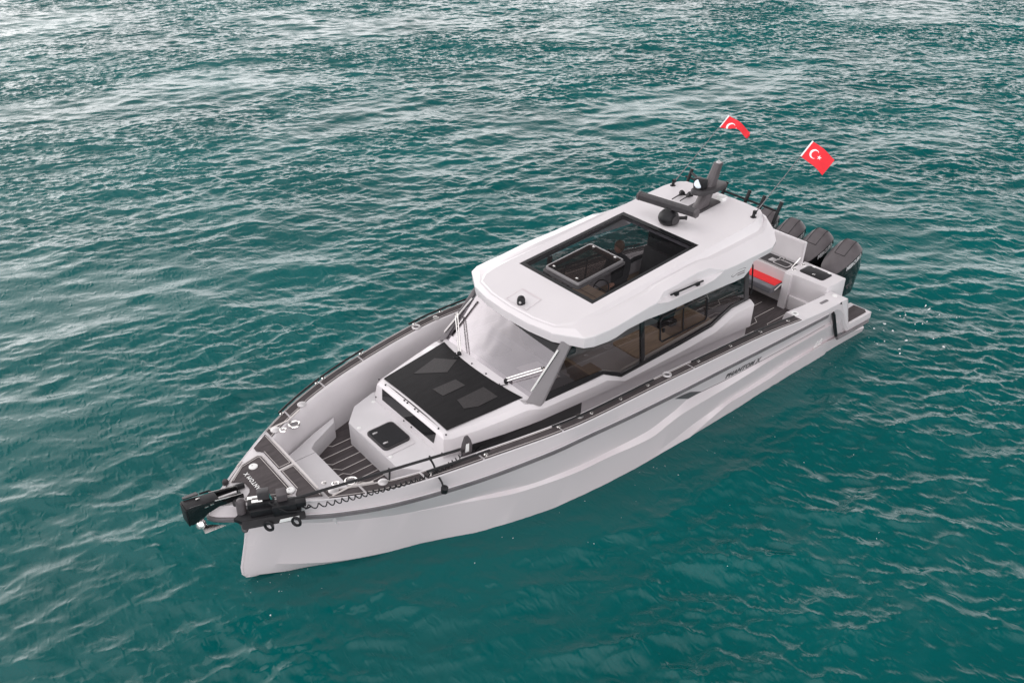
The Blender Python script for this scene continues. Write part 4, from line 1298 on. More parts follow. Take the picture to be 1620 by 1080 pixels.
# ---------------------------------------------------------------- saloon seen through the glass
it = MB()
it.put([(8.1, 1.1, .62), (3.2, 1.1, .62), (3.2, -1.1, .62), (8.1, -1.1, .62)], [(0, 1, 2, 3)])
it.build('saloon_floor', M['wood'], Y)
li = MB()
for s in (1, -1):
    li.put([(3.25, s * 1.10, .62), (8.1, s * 1.10, .62), (8.1, s * 1.125, 1.36), (3.25, s * 1.125, 1.36)], [(0, 1, 2, 3)])
li.build('saloon_lining', M['wood'], Y)
ds = MB().prism([(8.12, -1.12, 1.64), (8.12, 1.12, 1.64), (7.25, 1.14, 1.50), (7.25, -1.14, 1.50)], (0, 0, -.10))
dash = ds.build('dashboard', M['greyvinyl'], Y, bev=.02)
MB().prism([(7.95, -.9, 1.63), (7.95, -.2, 1.63), (7.55, -.2, 1.57), (7.55, -.9, 1.57)], (0, 0, .05)).build('dashboard_binnacle', M['seatdark'], dash, bev=.015)
MB().prism([(7.85, .25, 1.61), (7.85, .8, 1.61), (7.4, .8, 1.54), (7.4, .25, 1.54)], (0, 0, .012)).build('dashboard_tray', M['liner'], dash)
# helm console in oak ahead of the skipper
hc = MB().prism([(5.60, -1.05, 1.55), (5.60, -.42, 1.55), (5.12, -.42, 1.55), (5.12, -1.05, 1.55)], (0, 0, .10))
helm = hc.build('helm_console', M['wood'], Y, bev=.01)
MB().prism([(5.5, -1.0, .62), (5.5, -.47, .62), (5.2, -.47, .62), (5.2, -1.0, .62)], (0, 0, .93)).build('console_base', M['seatdark'], helm)
MB().torus((5.02, -.75, 1.62), .17, .014, (.8, 0, .6)).tube([(5.12, -.75, 1.60), (5.02, -.75, 1.62)], .02, 8).tube([(5.02, -.92, 1.62), (5.02, -.58, 1.62)], .01, 6).build('steering_wheel', M['black'], helm)
MB().box((5.36, -.735, 1.653), (.008, .60, .003)).build('console_joint', M['black'], helm)
# dinette table and dark seats
tm = MB()
tm.prism([(x, y, 1.25) for x, y in rrect(5.3, .62, .95, .62, .08)], (0, 0, .035))
table = tm.build('dinette_table', M['wood'], Y, bev=.006)
MB().lathe((5.3, .62, .62), (0, 0, 1), [(0, .16), (.02, .15), (.03, .04), (.63, .04)], 14).build('table_leg', M['alu'], table)
def seat(name, x, y, w, d, zs=1.05, zb=1.62, back=-1, mt='seatdark'):
    s_ = MB().box((x, y, zs - .06), (d, w, .12))
    o = s_.build(name, M[mt], Y, bev=.03)
    MB().prism([(x + back * (d / 2 - .04), y - w / 2, zs), (x + back * (d / 2 + .06), y - w / 2, zs), (x + back * (d / 2 + .16), y - w / 2, zb), (x + back * (d / 2 + .08), y - w / 2, zb)], (0, w, 0)).build('seat_back', M[mt], o, bev=.03)
    MB().box((x, y, (zs - .12 + .62) / 2), (d * .6, w * .6, zs - .74)).build('seat_base', M['charcoal'], o)
seat('saloon_seat', 6.35, .62, .92, .50, .95, 1.30, 1, 'tan')
seat('saloon_seat', 4.25, .62, .92, .50, .95, 1.30, -1, 'tan')
seat('saloon_seat', 6.35, -.62, .80, .55, back=1)
seat('helm_seat', 3.95, -.72, .62, .50, 1.20, 1.95)
seat('helm_seat', 3.95, .02, .5, .45, 1.05, 1.75)
MB().box((3.4, -.55, 1.50), (.06, 1.1, 1.75)).build('aft_door_panel', M['dglass'], Y, bev=.01)
ct = MB().prism([(6.15, .30, 1.0), (6.15, 1.05, 1.0), (5.9, 1.05, 1.0), (5.9, .30, 1.0)], (0, 0, .05))
for s in (1, -1):
    # oak framed port light low in the side
    fo = MB().tube([(6.75, s * 1.085, 1.33), (6.55, s * 1.085, 1.16), (6.25, s * 1.085, 1.18), (6.15, s * 1.085, 1.34)], .03, 6)
    fo.build('oak_trim', M['wood'], Y)

# ---------------------------------------------------------------- deck hardware
def low_rail(s, xa, xb, n=3, dy=-.06):
    xx = [xa + (xb - xa) * i / 12 for i in range(13)]
    p = [(x, s * (yt(x) + dy), zt(x) + .075) for x in xx]
    b2 = MB().tube(p, .017, 8)
    r_ = b2.build('deck_grab_rail', M['black'], Y)
    for i in range(n):
        x = xa + (xb - xa) * (.06 + .88 * i / (n - 1))
        z0 = zt(x) + .012
        MB().lathe((x, s * (yt(x) + dy), z0), (0, 0, 1), [(0, .034), (.010, .032), (.018, .014), (.075, .013)], 10).build('rail_foot', M['chrome'], r_)
for s in (1, -1):
    low_rail(s, 2.75, 5.55, 4, -.035 if s < 0 else -.10)
    low_rail(s, 6.45, 8.45, 4, -.035 if s < 0 else -.10)
    low_rail(s, 9.45, 10.35, 2, -.02 if s < 0 else -.07)
    if s < 0:
        low_rail(s, 10.38, 11.25, 2, -.02)
    for x in (6.10, 8.36):
        if s > 0 and x > 8: continue
        MB().torus((x, s * (yt(x) - .13), zt(x) + .020), .060, .018).build('fairlead_ring', M['alu'], Y)
        MB().lathe((x, s * (yt(x) - .13), zt(x) + .008), (0, 0, 1), [(0, .055), (.008, .055)], 16).build('fairlead_cap', M['rub'], Y)
    MB().lathe((7.93, s * (yt(7.93) - .14), zt(7.93) + .012), (0, 0, 1), [(0, .06), (.012, .058), (.016, .03)], 16).build('filler_cap', M['chrome'], Y)
    # pop-up cleats, hawse ring and fairlead near the bow
    for x, dy, r in ((11.44, -.16, .07), (10.86, -.17, .07)):
        MB().lathe((x, s * (yt(x) + dy), zt(x) + .006), (0, 0, 1), [(0, r), (.014, r * .98), (.022, r * .8), (.026, .01)], 18).build('pop_up_cleat', M['alu'], Y)
    MB().torus((11.36, s * (yt(11.36) - .29), zt(11.36) + .02), .042, .016).build('deck_ring', M['chrome'], Y)
    MB().torus((11.16, s * (yt(11.16) - .35), zt(11.2) - .01), .075, .018).build('hawse_ring', M['chrome'], Y)
    MB().lathe((11.16, s * (yt(11.16) - .35), zt(11.2) - .03), (0, 0, 1), [(0, .085), (.02, .085)], 18).build('hawse_hole', M['rub'], Y)
    lines('bow_deck_seam', [[(11.5, s * (yt(11.5) - .05)), (11.2, s * (yt(11.2) - .22)), (10.95, s * (yt(10.95) - .22))]], M['seam'], Y, w=.03, zf=lambda x, y: zt(x) + .014)
for x, y in ((12.04, -.29), (11.875, .465)):
    MB().lathe((x, y, zt(12) + .025), (0, 0, 1), [(0, .062), (.012, .06), (.020, .05), (.024, .01)], 18).build('foredeck_cap', M['whiteplastic'], Y)
    MB().lathe((x + .01, y - .01, zt(12) + .047), (0, 0, 1), [(0, .012), (.006, .010)], 10).build('cap_button', M['alu'], Y)
MB().prism([(11.95, .37, zt(12) + .024), (11.91, .40, zt(12) + .024), (11.98, .53, zt(12) + .024), (12.02, .50, zt(12) + .024)], (0, 0, .012)).build('hinge_arm', M['whiteplastic'], Y)
for s in (1, -1):
    MB().lathe((10.9, s * (inner(10.9) - .10), 1.0), (0, -s, 0), [(0, .02), (.02, .018), (.03, .008)], 10).build('bulwark_light', M['black'], Y)
# anchor roller on the nose
def rc(x):      # centre line of the roller
    return .10 - (x - 12.40) * .145
side_poly = [(12.40, 1.495), (12.72, 1.495), (12.86, 1.45), (12.95, 1.385), (13.07, 1.345), (13.11, 1.36), (13.11, 1.60), (13.06, 1.63), (12.95, 1.625), (12.40, 1.565)]
ar = MB()
for yo in (-.095, .085):
    ar.prism([(x, rc(x) + yo, z) for x, z in side_poly], (0, .012, 0))
ar.prism([(12.40, rc(12.4) - .09, 1.50), (12.9, rc(12.9) - .09, 1.50), (12.9, rc(12.9) + .09, 1.50), (12.40, rc(12.4) + .09, 1.50)], (0, 0, .02))
roller = ar.build('anchor_roller', M['gloss_black'], Y, bev=.003)
gd = MB()
gd.prism([(13.105, rc(13.1) - .10, 1.35), (13.105, rc(13.1) + .10, 1.35), (13.105, rc(13.1) + .10, 1.61), (13.105, rc(13.1) - .10, 1.61)], (.02, 0, 0))
gd.prism([(12.70, rc(12.7) - .085, 1.60), (13.11, rc(13.1) - .10, 1.615), (13.11, rc(13.1) + .10, 1.615), (12.70, rc(12.7) + .085, 1.60)], (0, 0, .014))
gd.build('roller_end_guard', M['black'], roller, bev=.004)
MB().prism([(13.08, rc(13.1) - .10, 1.63), (12.88, rc(12.9) - .09, 1.63), (12.88, rc(12.9) - .19, 1.60), (13.06, rc(13.1) - .20, 1.58)], (0, 0, .025)).build('roller_side_guard', M['charcoal'], roller, bev=.008)
MB().tube([(12.86, rc(12.86) - .14, 1.61), (12.74, rc(12.74) - .15, 1.60), (12.70, rc(12.7) - .08, 1.60)], .014, 6).build('roller_handle', M['black'], roller)
for yo in (-.10, .10):
    MB().tube([(12.42, rc(12.42) + yo, 1.575), (12.76, rc(12.76) + yo, 1.612)], .008, 6).build('roller_rail', M['chrome'], roller)
MB().tube([(12.30, -.02, 1.51), (12.62, -.07, 1.52)], .04, 8).build('windlass_slot', M['black'], roller)
for p in ((12.92, rc(12.92) - .03, 1.632), (12.80, rc(12.8) + .098, 1.57), (12.87, rc(12.87) + .098, 1.56)):
    MB().box(p, (.05, .02, .012)).build('roller_bolt', M['chrome'], roller, bev=.003)
for y_, xx_ in ((-.26, 12.46), (.20, 12.52)):
    MB().lathe((xx_, y_, 1.45), (0, 0, 1), [(0, .045), (.05, .042), (.075, .025)], 12).build('bow_light', M['charcoal'], Y)

# anchor held in the roller
anc = thing("anchor", (12.9, .0, 1.3), "polished steel plough anchor hanging in the black bow roller", "anchor")
MB().tube([(12.45, .09, 1.545), (12.98, .01, 1.545), (13.03, .02, 1.45), (12.98, .05, 1.33)], .022, 8).build('shank', M['alu'], anc)
fl = MB()
tipa = Vector((12.72, .26, 1.245))
back = [Vector((13.02, -.02, 1.235)), Vector((12.96, .10, 1.265)), Vector((12.99, .22, 1.235)), Vector((12.98, .10, 1.215))]
fl.put([tipa] + back + [Vector((12.86, .15, 1.265)), Vector((12.86, .15, 1.205))], [(0, 5, 2, 1), (0, 3, 2, 5), (0, 1, 6), (0, 6, 3), (1, 2, 4), (2, 3, 4), (1, 4, 6), (4, 3, 6)])
fl.build('fluke', M['chrome'], anc, angle=50)
MB().lathe((12.97, .06, 1.25), (0, 0, 1), [(0, .07), (.07, .055), (.10, .03)], 14).build('crown', M['chrome'], anc)

# ---------------------------------------------------------------- trolling motor on the port bow
tr = thing("trolling_motor", (12.1, .6, 1.44), "black electric trolling motor with coiled cable stowed along the port bow", "trolling motor")
MB().tube([(12.03, .69, 1.575), (9.70, 1.37, 1.66)], .021, 10).build('shaft', M['black'], tr)
un = MB()
un.grid([[(9.66 + dx * k, 1.37 + dy * k, z) for dx, dy in ((.09, 0), (.05, .035), (-.05, .035), (-.10, 0), (-.05, -.035), (.05, -.035))] for z, k in ((1.48, .6), (1.54, .95), (1.66, 1.05), (1.76, .8), (1.85, .35))], close=True)
un.put([(9.66 + dx * .35, 1.37 + dy * .35, 1.85) for dx, dy in ((.09, 0), (.05, .035), (-.05, .035), (-.10, 0), (-.05, -.035), (.05, -.035))], [list(range(6))])
unit = un.build('control_head', M['cap'], tr)
MB().prism([(9.71, 1.412, 1.62), (9.65, 1.418, 1.62), (9.64, 1.416, 1.75), (9.69, 1.41, 1.75)], (.004, .006, 0)).build('control_label', M['whiteplastic'], unit)
MB().lathe((12.535, .38, 1.24), (-.06, -.04, 1), [(0, .045), (.03, .060), (.10, .062), (.36, .062), (.395, .05), (.41, .02)], 18).build('drive_motor', M['cap'], tr)
dm = MB().lathe((12.545, .43, 1.255), (.25, .75, -.1), [(-.04, .045), (.06, .045), (.09, .032), (.11, .01)], 12)
dm.build('motor_nose', M['cap'], tr)
bk = MB()
bk.prism([(12.66, .40, 1.37), (12.60, .52, 1.37), (11.92, .83, 1.40), (11.86, .72, 1.40), (12.0, .60, 1.42), (12.5, .36, 1.40)], (0, 0, .06))
bracket = bk.build('mount_bracket', M['black'], tr, bev=.015)
MB().prism([(12.62, .555, 1.36), (11.90, .875, 1.37), (11.88, .84, 1.43), (12.60, .52, 1.43)], (0, .03, -.02)).build('bracket_side', M['black'], bracket, bev=.008)
MB().prism([(12.21, .765, 1.36), (11.98, .868, 1.37), (11.975, .872, 1.42), (12.19, .775, 1.41)], (0, .008, 0)).build('bracket_label', M['whiteplastic'], bracket)
MB().prism([(12.44, .50, 1.43), (12.26, .60, 1.43), (12.24, .57, 1.43), (12.42, .47, 1.43)], (0, 0, .025)).build('bracket_plate', M['alu'], bracket)
for (x, y) in ((12.34, .77), (12.03, .915)):
    MB().torus((x, y - .03, 1.355), .058, .020, (.80, .52, .1), 18, 6).build('hanging_loop', M['black'], bracket)
def blk(c, d, m, nm, rz=-25, rx=0, bev=.015):
    MB().box(c, d, Matrix.Rotation(R_(rz), 3, 'Z') @ Matrix.Rotation(R_(rx), 3, 'X')).build(nm, m, tr, bev=bev)
blk((12.24, .47, 1.66), (.15, .12, .12), M['charcoal'], 'gear_housing', -25, 8)
blk((12.06, .62, 1.62), (.14, .14, .20), M['cap'], 'steering_housing', -20, -10, .03)
blk((12.08, .70, 1.52), (.30, .16, .14), M['black'], 'pivot_block', -24)
blk((12.30, .50, 1.55), (.34, .11, .10), M['black'], 'motor_clamp', -25)
blk((12.28, .56, 1.49), (.38, .14, .09), M['black'], 'motor_cradle', -25)
blk((11.90, .80, 1.55), (.14, .10, .08), M['black'], 'shaft_collar', -25)
MB().tube([(12.20, .50, 1.71), (12.18, .56, 1.60), (12.17, .62, 1.50)], .014, 6).build('release_strap', M['teal'], tr)
MB().prism([(11.88, .69, 1.51), (11.81, .74, 1.51), (11.83, .79, 1.51), (11.90, .74, 1.51)], (0, 0, .06)).build('foot_label', M['whiteplastic'], tr)
for xx, yy in ((12.42, .36), (12.40, .45)):
    MB().tube([(xx, yy, 1.60), (xx - .12, yy + .06, 1.60)], .022, 8).build('steel_sleeve', M['chrome'], tr)
for k, pts in enumerate(([(12.25, .62, 1.62), (12.20, .72, 1.58), (12.10, .80, 1.50), (11.95, .86, 1.47)], [(12.18, .66, 1.60), (12.16, .76, 1.52), (12.08, .78, 1.48), (12.02, .74, 1.52)], [(12.0, .74, 1.56), (11.92, .82, 1.52), (11.86, .88, 1.48), (11.80, .90, 1.50)])):
    MB().tube(pts, .012, 6).build('cable', M['black'], tr)
# coiled cable
cp = [(11.90, .90), (11.6, 1.05), (11.3, 1.16), (11.0, 1.26), (10.7, 1.36), (10.4, 1.43), (10.1, 1.47), (9.85, 1.46), (9.74, 1.40)]
xc = [p[0] for p in cp][::-1]
yc = [p[1] for p in cp][::-1]
pts = []
NT = 30
for i in range(NT * 10 + 1):
    u = i / (NT * 10)
    x = 11.90 - (11.90 - 9.74) * u ** .82
    y = float(np.interp(x, xc, yc))
    ph = 2 * math.pi * NT * u
    pts.append((x, y + .030 * math.cos(ph), zt(x) + (.045 if u < .93 else .045 + (u - .93)) + .030 * math.sin(ph)))
MB().tube(pts, .0085, 5).build('coiled_cable', M['black'], tr)
rs = MB().tube([(10.17, 1.235, 1.645), (10.18, 1.33, 1.60), (10.22, 1.46, 1.55), (10.24, 1.60, 1.50), (10.25, 1.66, 1.43)], .014, 6)
rs.lathe((10.25, 1.655, 1.37), (0, .2, 1), [(0, .03), (.02, .05), (.10, .05), (.12, .03)], 12)
rs.torus((10.17, 1.235, 1.645), .032, .010, (1, -.29, 0), 12, 6)
rs.build('shaft_support', M['black'], tr)
r2 = MB().torus((10.72, 1.075, 1.623), .03, .010, (1, -.29, 0), 12, 6)
r2.tube([(10.72, 1.08, 1.60), (10.78, 1.16, 1.55)], .014, 6)
r2.build('shaft_clip', M['black'], tr)

# ---------------------------------------------------------------- outboard motors
LAB = ["matt black outboard motor nearest the port quarter, next to the swim platform",
       "black outboard motor behind the raised galley lid, second from port",
       "black outboard motor third from port, half hidden by the galley lid",
       "black outboard motor farthest to starboard, behind the rod holders"]
ob = thing("outboard_motor", (0, 1.0, 0), LAB[0], "outboard motor", "outboard motors on the transom")
ST = [(.40, .66, .10, .93, 1.08, .095, .05, 1.10), (.37, .60, .165, .95, 1.12, .15, .07, 1.155), (.29, .52, .215, .97, 1.18, .195, .095, 1.24), (.15, .46, .25, 1.0, 1.255, .23, .108, 1.345),
      (0, .43, .268, 1.02, 1.325, .248, .115, 1.45), (-.12, .42, .272, 1.03, 1.38, .25, .117, 1.535), (-.24, .42, .270, 1.05, 1.42, .246, .115, 1.605), (-.32, .44, .262, 1.07, 1.445, .232, .108, 1.605),
      (-.40, .52, .24, 1.10, 1.455, .205, .09, 1.565), (-.46, .66, .19, 1.12, 1.44, .155, .068, 1.505), (-.49, .80, .12, 1.12, 1.39, .10, .045, 1.42)]
ST = [(a, b, c * 1.06, d, e, f_ * 1.06, g_ * 1.08, h_) for a, b, c, d, e, f_, g_, h_ in ST]
def ob_side(st, s):
    x, zb, hw, zm, zd, hb, ht, ztp = st
    return [(x, s * hw * .45, zb), (x, s * hw * .80, zb + .10), (x, s * hw, zm), (x, s * (hw * .45 + hb * .55), (zm + zd) / 2), (x, s * hb, zd)]
body = MB()
body.grid([[(p[0], 1.0 + p[1], p[2]) for p in ob_side(st, 1)[::-1] + ob_side(st, -1)] for st in ST])
for st in (ST[0], ST[-1]):
    pp = [(p[0], 1.0 + p[1], p[2]) for p in ob_side(st, 1)[::-1] + ob_side(st, -1)]
    body.put(pp, [list(range(len(pp)))])
cowl = body.build('cowl', M['gloss_black'], ob, angle=28)
cp_ = MB()
def cap_row(st):
    x, zb, hw, zm, zd, hb, ht, ztp = st
    z1 = zd - .006
    return [(x, 1.0 + hb + .006, z1), (x, 1.0 + hb + .007, zd + .012), (x, 1.0 + hb * .55 + ht * .45, zd + (ztp - zd) * .62), (x, 1.0 + ht, ztp), (x, 1.0, ztp + .008),
            (x, 1.0 - ht, ztp), (x, 1.0 - hb * .55 - ht * .45, zd + (ztp - zd) * .62), (x, 1.0 - hb - .007, zd + .012), (x, 1.0 - hb - .006, z1)]
cp_.grid([cap_row(st) for st in ST])
for st in (ST[0], ST[-1]):
    cp_.put(cap_row(st), [list(range(9))])
cap = cp_.build('cowl_cap', M['cap'], ob, angle=24)
# raised lid panel on the cap, seam round it
def capz(x): return float(np.interp(-x, [-s_[0] for s_ in ST], [s_[7] for s_ in ST])) + .008
def capw(x): return float(np.interp(-x, [-s_[0] for s_ in ST], [s_[6] for s_ in ST]))
pl = MB()
px_ = [.06, -.06, -.16, -.26, -.33]
pl.grid([[(x, 1.0 + k * capw(x), capz(x) + .006 - abs(k) * .006) for k in (-.88, -.4, 0, .4, .88)] for x in px_])
pan = pl.build('cap_panel', M['cap'], cap)
pe = [(x, 1.0 + .90 * capw(x), capz(x) + .001) for x in px_]
pe2 = [(x, 1.0 - .90 * capw(x), capz(x) + .001) for x in px_]
MB().tube(pe + pe2[::-1] + [pe[0]], .006, 5).build('panel_seam', M['black'], cap)
for s in (1, -1):
    MB().prism([(-.37, 1.0 + s * .246, 1.36), (-.45, 1.0 + s * .188, 1.36), (-.455, 1.0 + s * .162, 1.44), (-.37, 1.0 + s * .222, 1.44)], (-.004, s * .012, 0)).build('air_intake', M['black'], cowl)
    def cs(p, s=s):
        st = sorted(ST)
        xs_ = [q[0] for q in st]
        hb = float(np.interp(p.x, xs_, [q[5] for q in st]))
        hw = float(np.interp(p.x, xs_, [q[2] for q in st]))
        zd = float(np.interp(p.x, xs_, [q[4] for q in st]))
        zm = float(np.interp(p.x, xs_, [q[3] for q in st]))
        t_ = min(max((p.z - zm) / (zd - zm), 0), 1)
        mid = hw * .45 + hb * .55
        y = hw + (mid - hw) * min(t_ * 2, 1) if t_ < .5 else mid + (hb - mid) * (t_ - .5) * 2
        return Vector((p.x, 1.0 + s * (y + .004), p.z))
    if s == 1:
        text('maker_lettering', 'MERCURY', .105, (.13, 1.28, 1.165), (-1, 0, .40), (.18, 0, 1), M['letter'], cowl, .003, .18, .005, 1.0, surf=cs)
    else:
        text('maker_lettering', 'MERCURY', .105, (-.36, .72, 1.34), (1, 0, -.40), (.18, 0, 1), M['letter'], cowl, .003, -.1, .003, 1.0, surf=cs)
e_ = MB()
for a, b2 in (((-.06, .70), (.0, .78)), ((.0, .78), (-.10, .80)), ((-.10, .80), (-.06, .70)), ((-.14, .74), (-.18, .82)), ((-.18, .82), (-.22, .76))):
    e_.tube([(a[0], 1.0 + .255, a[1]), (b2[0], 1.0 + .26, b2[1])], .006, 5)
e_.build('cowl_emblem', M['rub'], cowl)
MB().prism([(.20, .90, -.6), (.20, 1.10, -.6), (-.22, 1.08, -.6), (-.22, .92, -.6)], (0, 0, 1.1)).build('midsection', M['gloss_black'], ob, bev=.03)
MB().box((.42, 1.0, .62), (.30, .30, .36)).box((.58, 1.0, .60), (.08, .42, .5)).build('transom_bracket', M['black'], ob, bev=.02)
MB().lathe((-.40, 1.0, -.62), (1, 0, 0), [(0, .05), (.15, .09), (.45, .085), (.62, .02)], 14).build('gearcase', M['gloss_black'], ob)
pr = MB().lathe((-.44, 1.0, -.62), (-1, 0, 0), [(0, .06), (.14, .05), (.17, .01)], 12)
for k in range(4):
    a = math.pi / 2 * k
    c_, s_ = math.cos(a), math.sin(a)
    pr.put([(-.47, 1.0 + .05 * c_ - .03 * s_, -.62 + .05 * s_ + .03 * c_), (-.55, 1.0 + .05 * c_ + .03 * s_, -.62 + .05 * s_ - .03 * c_), (-.58, 1.0 + .19 * c_ + .06 * s_, -.62 + .19 * s_ - .06 * c_), (-.46, 1.0 + .19 * c_ - .07 * s_, -.62 + .19 * s_ + .07 * c_)], [(0, 1, 2, 3)])
pr.build('propeller', M['alu'], ob)
def kids(o): return [c for c in list(scene.objects) if c.parent == o]
def copy_tree(o, parent=None):
    c = o.copy()
    COL.objects.link(c)
    if parent is not None:
        c.parent = parent
        c.matrix_parent_inverse = o.matrix_parent_inverse.copy()
    for ch in kids(o):
        copy_tree(ch, c)
    return c
for k, yy in enumerate((.335, -.335, -1.0)):
    r_ = copy_tree(ob)
    r_.location = (0, yy, 0)
    r_['label'] = LAB[k + 1]
tw = MB()
tw.prism([(.64, -1.56, .0), (.64, 1.56, .0), (.56, 1.56, .0), (.56, -1.56, .0)], (0, 0, .80))
tw.build('transom', M['liner'], Y, bev=.01)

# ---------------------------------------------------------------- flags
def flag(s, label, wave, fly, droop, fold):
    A, B = Vector((1.97, s * .92, 3.888)), Vector((1.675, s * .92, 4.095))
    t = thing("flag", tuple(A), label, "flag", "red flags on the antenna poles")
    up = B - A
    out_ = Vector(fly).normalized()
    Lh, Lf = up.length, .52
    nrm = up.cross(out_).normalized()
    front = nrm if nrm.dot(Vector(cam.location) - A) > 0 else -nrm
    def P(u, v):    # u along the fly 0..1, v up the hoist 0..1
        hid = 0.0
        if fold > .3:
            f_ = min(.14 + .75 * max(u, 0), .62)
            if v < f_:
                hid = min((f_ - v) * .25, .05)
                v = f_ + (f_ - v) * .55
        w = wave * math.sin(u * 7.0 + v * 1.4) * max(u, 0) ** .7
        p = A + up * v + out_ * (u * Lf) + Vector((0, 0, -droop * u * u)) + nrm * w - front * hid
        return p
    rows = [[P(i / 24, j / 12) for j in range(13)] for i in range(25)]
    g_ = MB().grid(rows)
    g_.grid([[p + nrm * .003 for p in r] for r in rows])
    g_.build('flag_cloth', M['flagred'], t, angle=60)
    slv = MB()
    slv.grid([[P(u, j / 8) + nrm * o for j in range(9)] for o, u in ((.008, 0), (.008, .035), (-.008, .035), (-.008, 0))], close=False)
    slv.tube([P(-.005, 0), P(-.005, 1)], .010, 6)
    slv.build('hoist_sleeve', M['flagwhite'], t, angle=60)
    asp = Lf / Lh
    def disc(fn, name):
        # fine cells of the cloth that lie inside the emblem, both faces
        m_ = MB()
        nu, nv = 110, 74
        for i in range(nu):
            for j in range(nv):
                u, v = (i + .5) / nu, (j + .5) / nv
                if fn(u * asp, v):
                    for o in (.007, -.004):
                        q = [P(a / nu, b2 / nv) + nrm * o for a, b2 in ((i, j), (i + 1, j), (i + 1, j + 1), (i, j + 1))]
                        m_.put(q, [(0, 1, 2, 3)])
        m_.build(name, M['flagwhite'], t, angle=80)
    disc(lambda x, y: math.hypot(x - .50, y - .5) < .25 and math.hypot(x - .565, y - .5) > .20, 'crescent')
    def star(x, y):
        dx, dy = x - .845, y - .5
        r = math.hypot(dx, dy)
        a = (math.atan2(dy, -dx)) % (2 * math.pi / 5)
        a = min(a, 2 * math.pi / 5 - a)
        R0, r0 = .125, .048
        # edge from the point (R0 at 0) to the notch (r0 at 36 degrees)
        x1, y1, x2, y2 = R0, 0, r0 * math.cos(math.pi / 5), r0 * math.sin(math.pi / 5)
        px, py = r * math.cos(a), r * math.sin(a)
        return (x2 - x1) * (py - y1) - (y2 - y1) * (px - x1) > 0
    disc(star, 'star')
flag(1, "red flag with white crescent and star flying fully open on the port pole", .022, (.10, .94, -.19), .07, .05)
flag(-1, "red flag folded over at its lower edge on the starboard pole", .05, (-.05, .90, -.22), .06, .55)

# ---------------------------------------------------------------- skipper standing at the helm
pn = thing("person", (4.42, -.86, .62), "person in black clothes with brown hair at the helm under the sunroof", "person")
def skin_body():
    J = {}
    vs, es, rad = [], [], []
    def v(p, r, par=None):
        vs.append(Vector(p)); rad.append(r)
        if par is not None: es.append((par, len(vs) - 1))
        return len(vs) - 1
    bx, by = 4.42, -.86
    pel = v((bx, by, 1.50), .15)
    sp = v((bx + .02, by, 1.70), .145, pel)
    ch = v((bx + .03, by, 1.92), .155, sp)
    nk = v((bx + .04, by, 2.09), .06, ch)
    v((bx + .06, by, 2.15), .055, nk)
    for s in (1, -1):
        hip = v((bx, by + s * .10, 1.44), .10, pel)
        kn = v((bx + .03, by + s * .11, 1.05), .07, hip)
        an = v((bx - .02, by + s * .11, .70), .045, kn)
        v((bx + .14, by + s * .12, .665), .04, an)
        sh = v((bx + .02, by + s * .20, 2.02), .07, ch)
        el = v((bx + .12, by + s * .26, 1.74), .052, sh)
        wr = v((bx + .38, by + s * .22, 1.68), .036, el)
    me = bpy.data.meshes.new('body')
    me.from_pydata([tuple(p) for p in vs], es, [])
    o = bpy.data.objects.new('body', me)
    COL.objects.link(o)
    m = o.modifiers.new('skin', 'SKIN')
    for i, sv in enumerate(me.skin_vertices[0].data):
        sv.radius = (rad[i], rad[i])
        sv.use_root = (i == 0)
    o.modifiers.new('sub', 'SUBSURF').levels = 2
    o.modifiers['sub'].render_levels = 2
    bpy.context.view_layer.update()
    m2 = bpy.data.meshes.new_from_object(o.evaluated_get(bpy.context.evaluated_depsgraph_get()))
    bpy.data.objects.remove(o)
    m2.materials.clear()
    return link('body', m2, M['cloth'], pn, 60)
body_o = skin_body()
hd = MB()
hx_, hy_, hz_ = 4.49, -.86, 2.25
rows = []
for i in range(13):
    th = math.pi * i / 12
    row = []
    for j in range(18):
        ph = 2 * math.pi * j / 18
        x = .095 * math.sin(th) * math.cos(ph)
        y = .076 * math.sin(th) * math.sin(ph)
        z = .118 * math.cos(th)
        if z < 0:
            x = x * (1 + z * 1.3) + (.012 if x > 0 else 0)
            y = y * (1 + z * 2.2)
        if abs(ph) < .25 or abs(ph - 2 * math.pi) < .25:
            if -.035 < z < .012: x += .02
        row.append((hx_ + x, hy_ + y, hz_ + z))
    rows.append(row)
hd.grid(rows, close=True)
hd.build('head', M['skin'], pn, 80)
hr = MB()
rows = []
for i in range(10):
    th = math.pi * .72 * i / 9
    row = []
    for j in range(18):
        ph = 2 * math.pi * j / 18
        front = max(0, math.cos(ph))
        t2 = th * (1 - .45 * front)
        row.append((hx_ - .008 + .106 * math.sin(t2) * math.cos(ph), hy_ + .087 * math.sin(t2) * math.sin(ph), hz_ + .012 + .122 * math.cos(t2)))
    rows.append(row)
hr.grid(rows, close=True)
hr.build('hair', M['hair'], pn, 80)
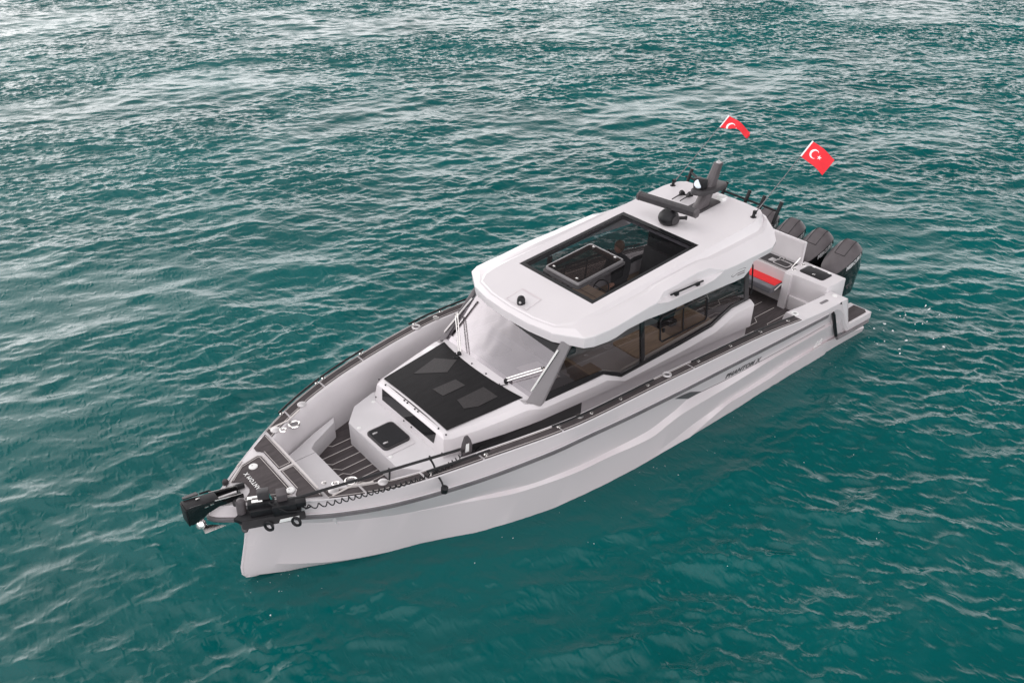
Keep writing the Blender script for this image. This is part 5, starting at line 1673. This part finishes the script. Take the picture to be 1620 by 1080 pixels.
for s in (1, -1):
    hm = MB()
    w0 = Vector((4.80, -.86 + s * .22, 1.68))
    hm.tube([w0, w0 + Vector((.05, -s * .01, .0)), w0 + Vector((.095, -s * .015, -.005))], [.028, .04, .036], 8)
    for k in range(4):
        b0 = w0 + Vector((.09, s * (.03 - .02 * k) - s * .012, 0))
        l_ = (.055, .066, .062, .048)[k]
        hm.tube([b0, b0 + Vector((l_ * .5, 0, -.012)), b0 + Vector((l_ * .7, 0, -.04)), b0 + Vector((l_ * .5, 0, -.06))], [.010, .0095, .009, .007], 6)
    b0 = w0 + Vector((.03, -s * .04, 0))
    hm.tube([b0, b0 + Vector((.04, -s * .025, -.01)), b0 + Vector((.075, -s * .02, -.035))], [.012, .011, .008], 6)
    hm.build('hand', M['skin'], pn, 60)

# ---------------------------------------------------------------- foam flecks on the water round the stern and along the side
fm = MB()
rg = random.Random(5)
def fleck(x, y, r):
    n = rg.randint(6, 9)
    a0 = rg.random() * 6.28
    sx, sy = r * rg.uniform(.7, 1.7), r * rg.uniform(.4, .9)
    rot = rg.uniform(0, 3.14)
    ring, top_ = [], []
    z = water_z(x, y)
    for k in range(n):
        a = a0 + 2 * math.pi * k / n
        q = rg.uniform(.6, 1.15)
        dx, dy = sx * q * math.cos(a), sy * q * math.sin(a)
        X_, Y_ = x + dx * math.cos(rot) - dy * math.sin(rot), y + dx * math.sin(rot) + dy * math.cos(rot)
        ring.append((X_, Y_, water_z(X_, Y_) - .01))
        top_.append((x + (X_ - x) * .6, y + (Y_ - y) * .6, water_z(X_, Y_) + .3 * r))
    fm.grid([ring, top_], close=True)
    fm.put(top_, [list(range(n))])
for _ in range(38):
    u = rg.random()
    x, y = .25 - rg.random() ** 1.3 * 2.4, 1.9 + rg.gauss(.25, .45)
    fleck(x, y, rg.uniform(.010, .042) * (1.2 - u * .5))
for _ in range(45):
    x = rg.uniform(.4, 10.5)
    yb = float(np.interp(x, [0, 2.4, 4.9, 6.97, 8.55, 9.5, 10.31, 11.4], [1.85, 1.9, 1.95, 1.92, 1.77, 1.48, 1.16, .71]))
    y = yb + abs(rg.gauss(0, .4)) + .05
    fleck(x, y, rg.uniform(.004, .010))
for _ in range(26):
    fleck(12.3 + rg.gauss(0, .22), .45 + rg.gauss(0, .16), rg.uniform(.003, .009))
for _ in range(10):
    fleck(rg.uniform(2, 8.5), rg.uniform(2.2, 5.5), rg.uniform(.004, .009))
sf = fm.build('sea_foam', M['foam'], None, 60)
tag(sf, kind='stuff', label='white foam flecks on the water round the stern and hull', cat='foam')
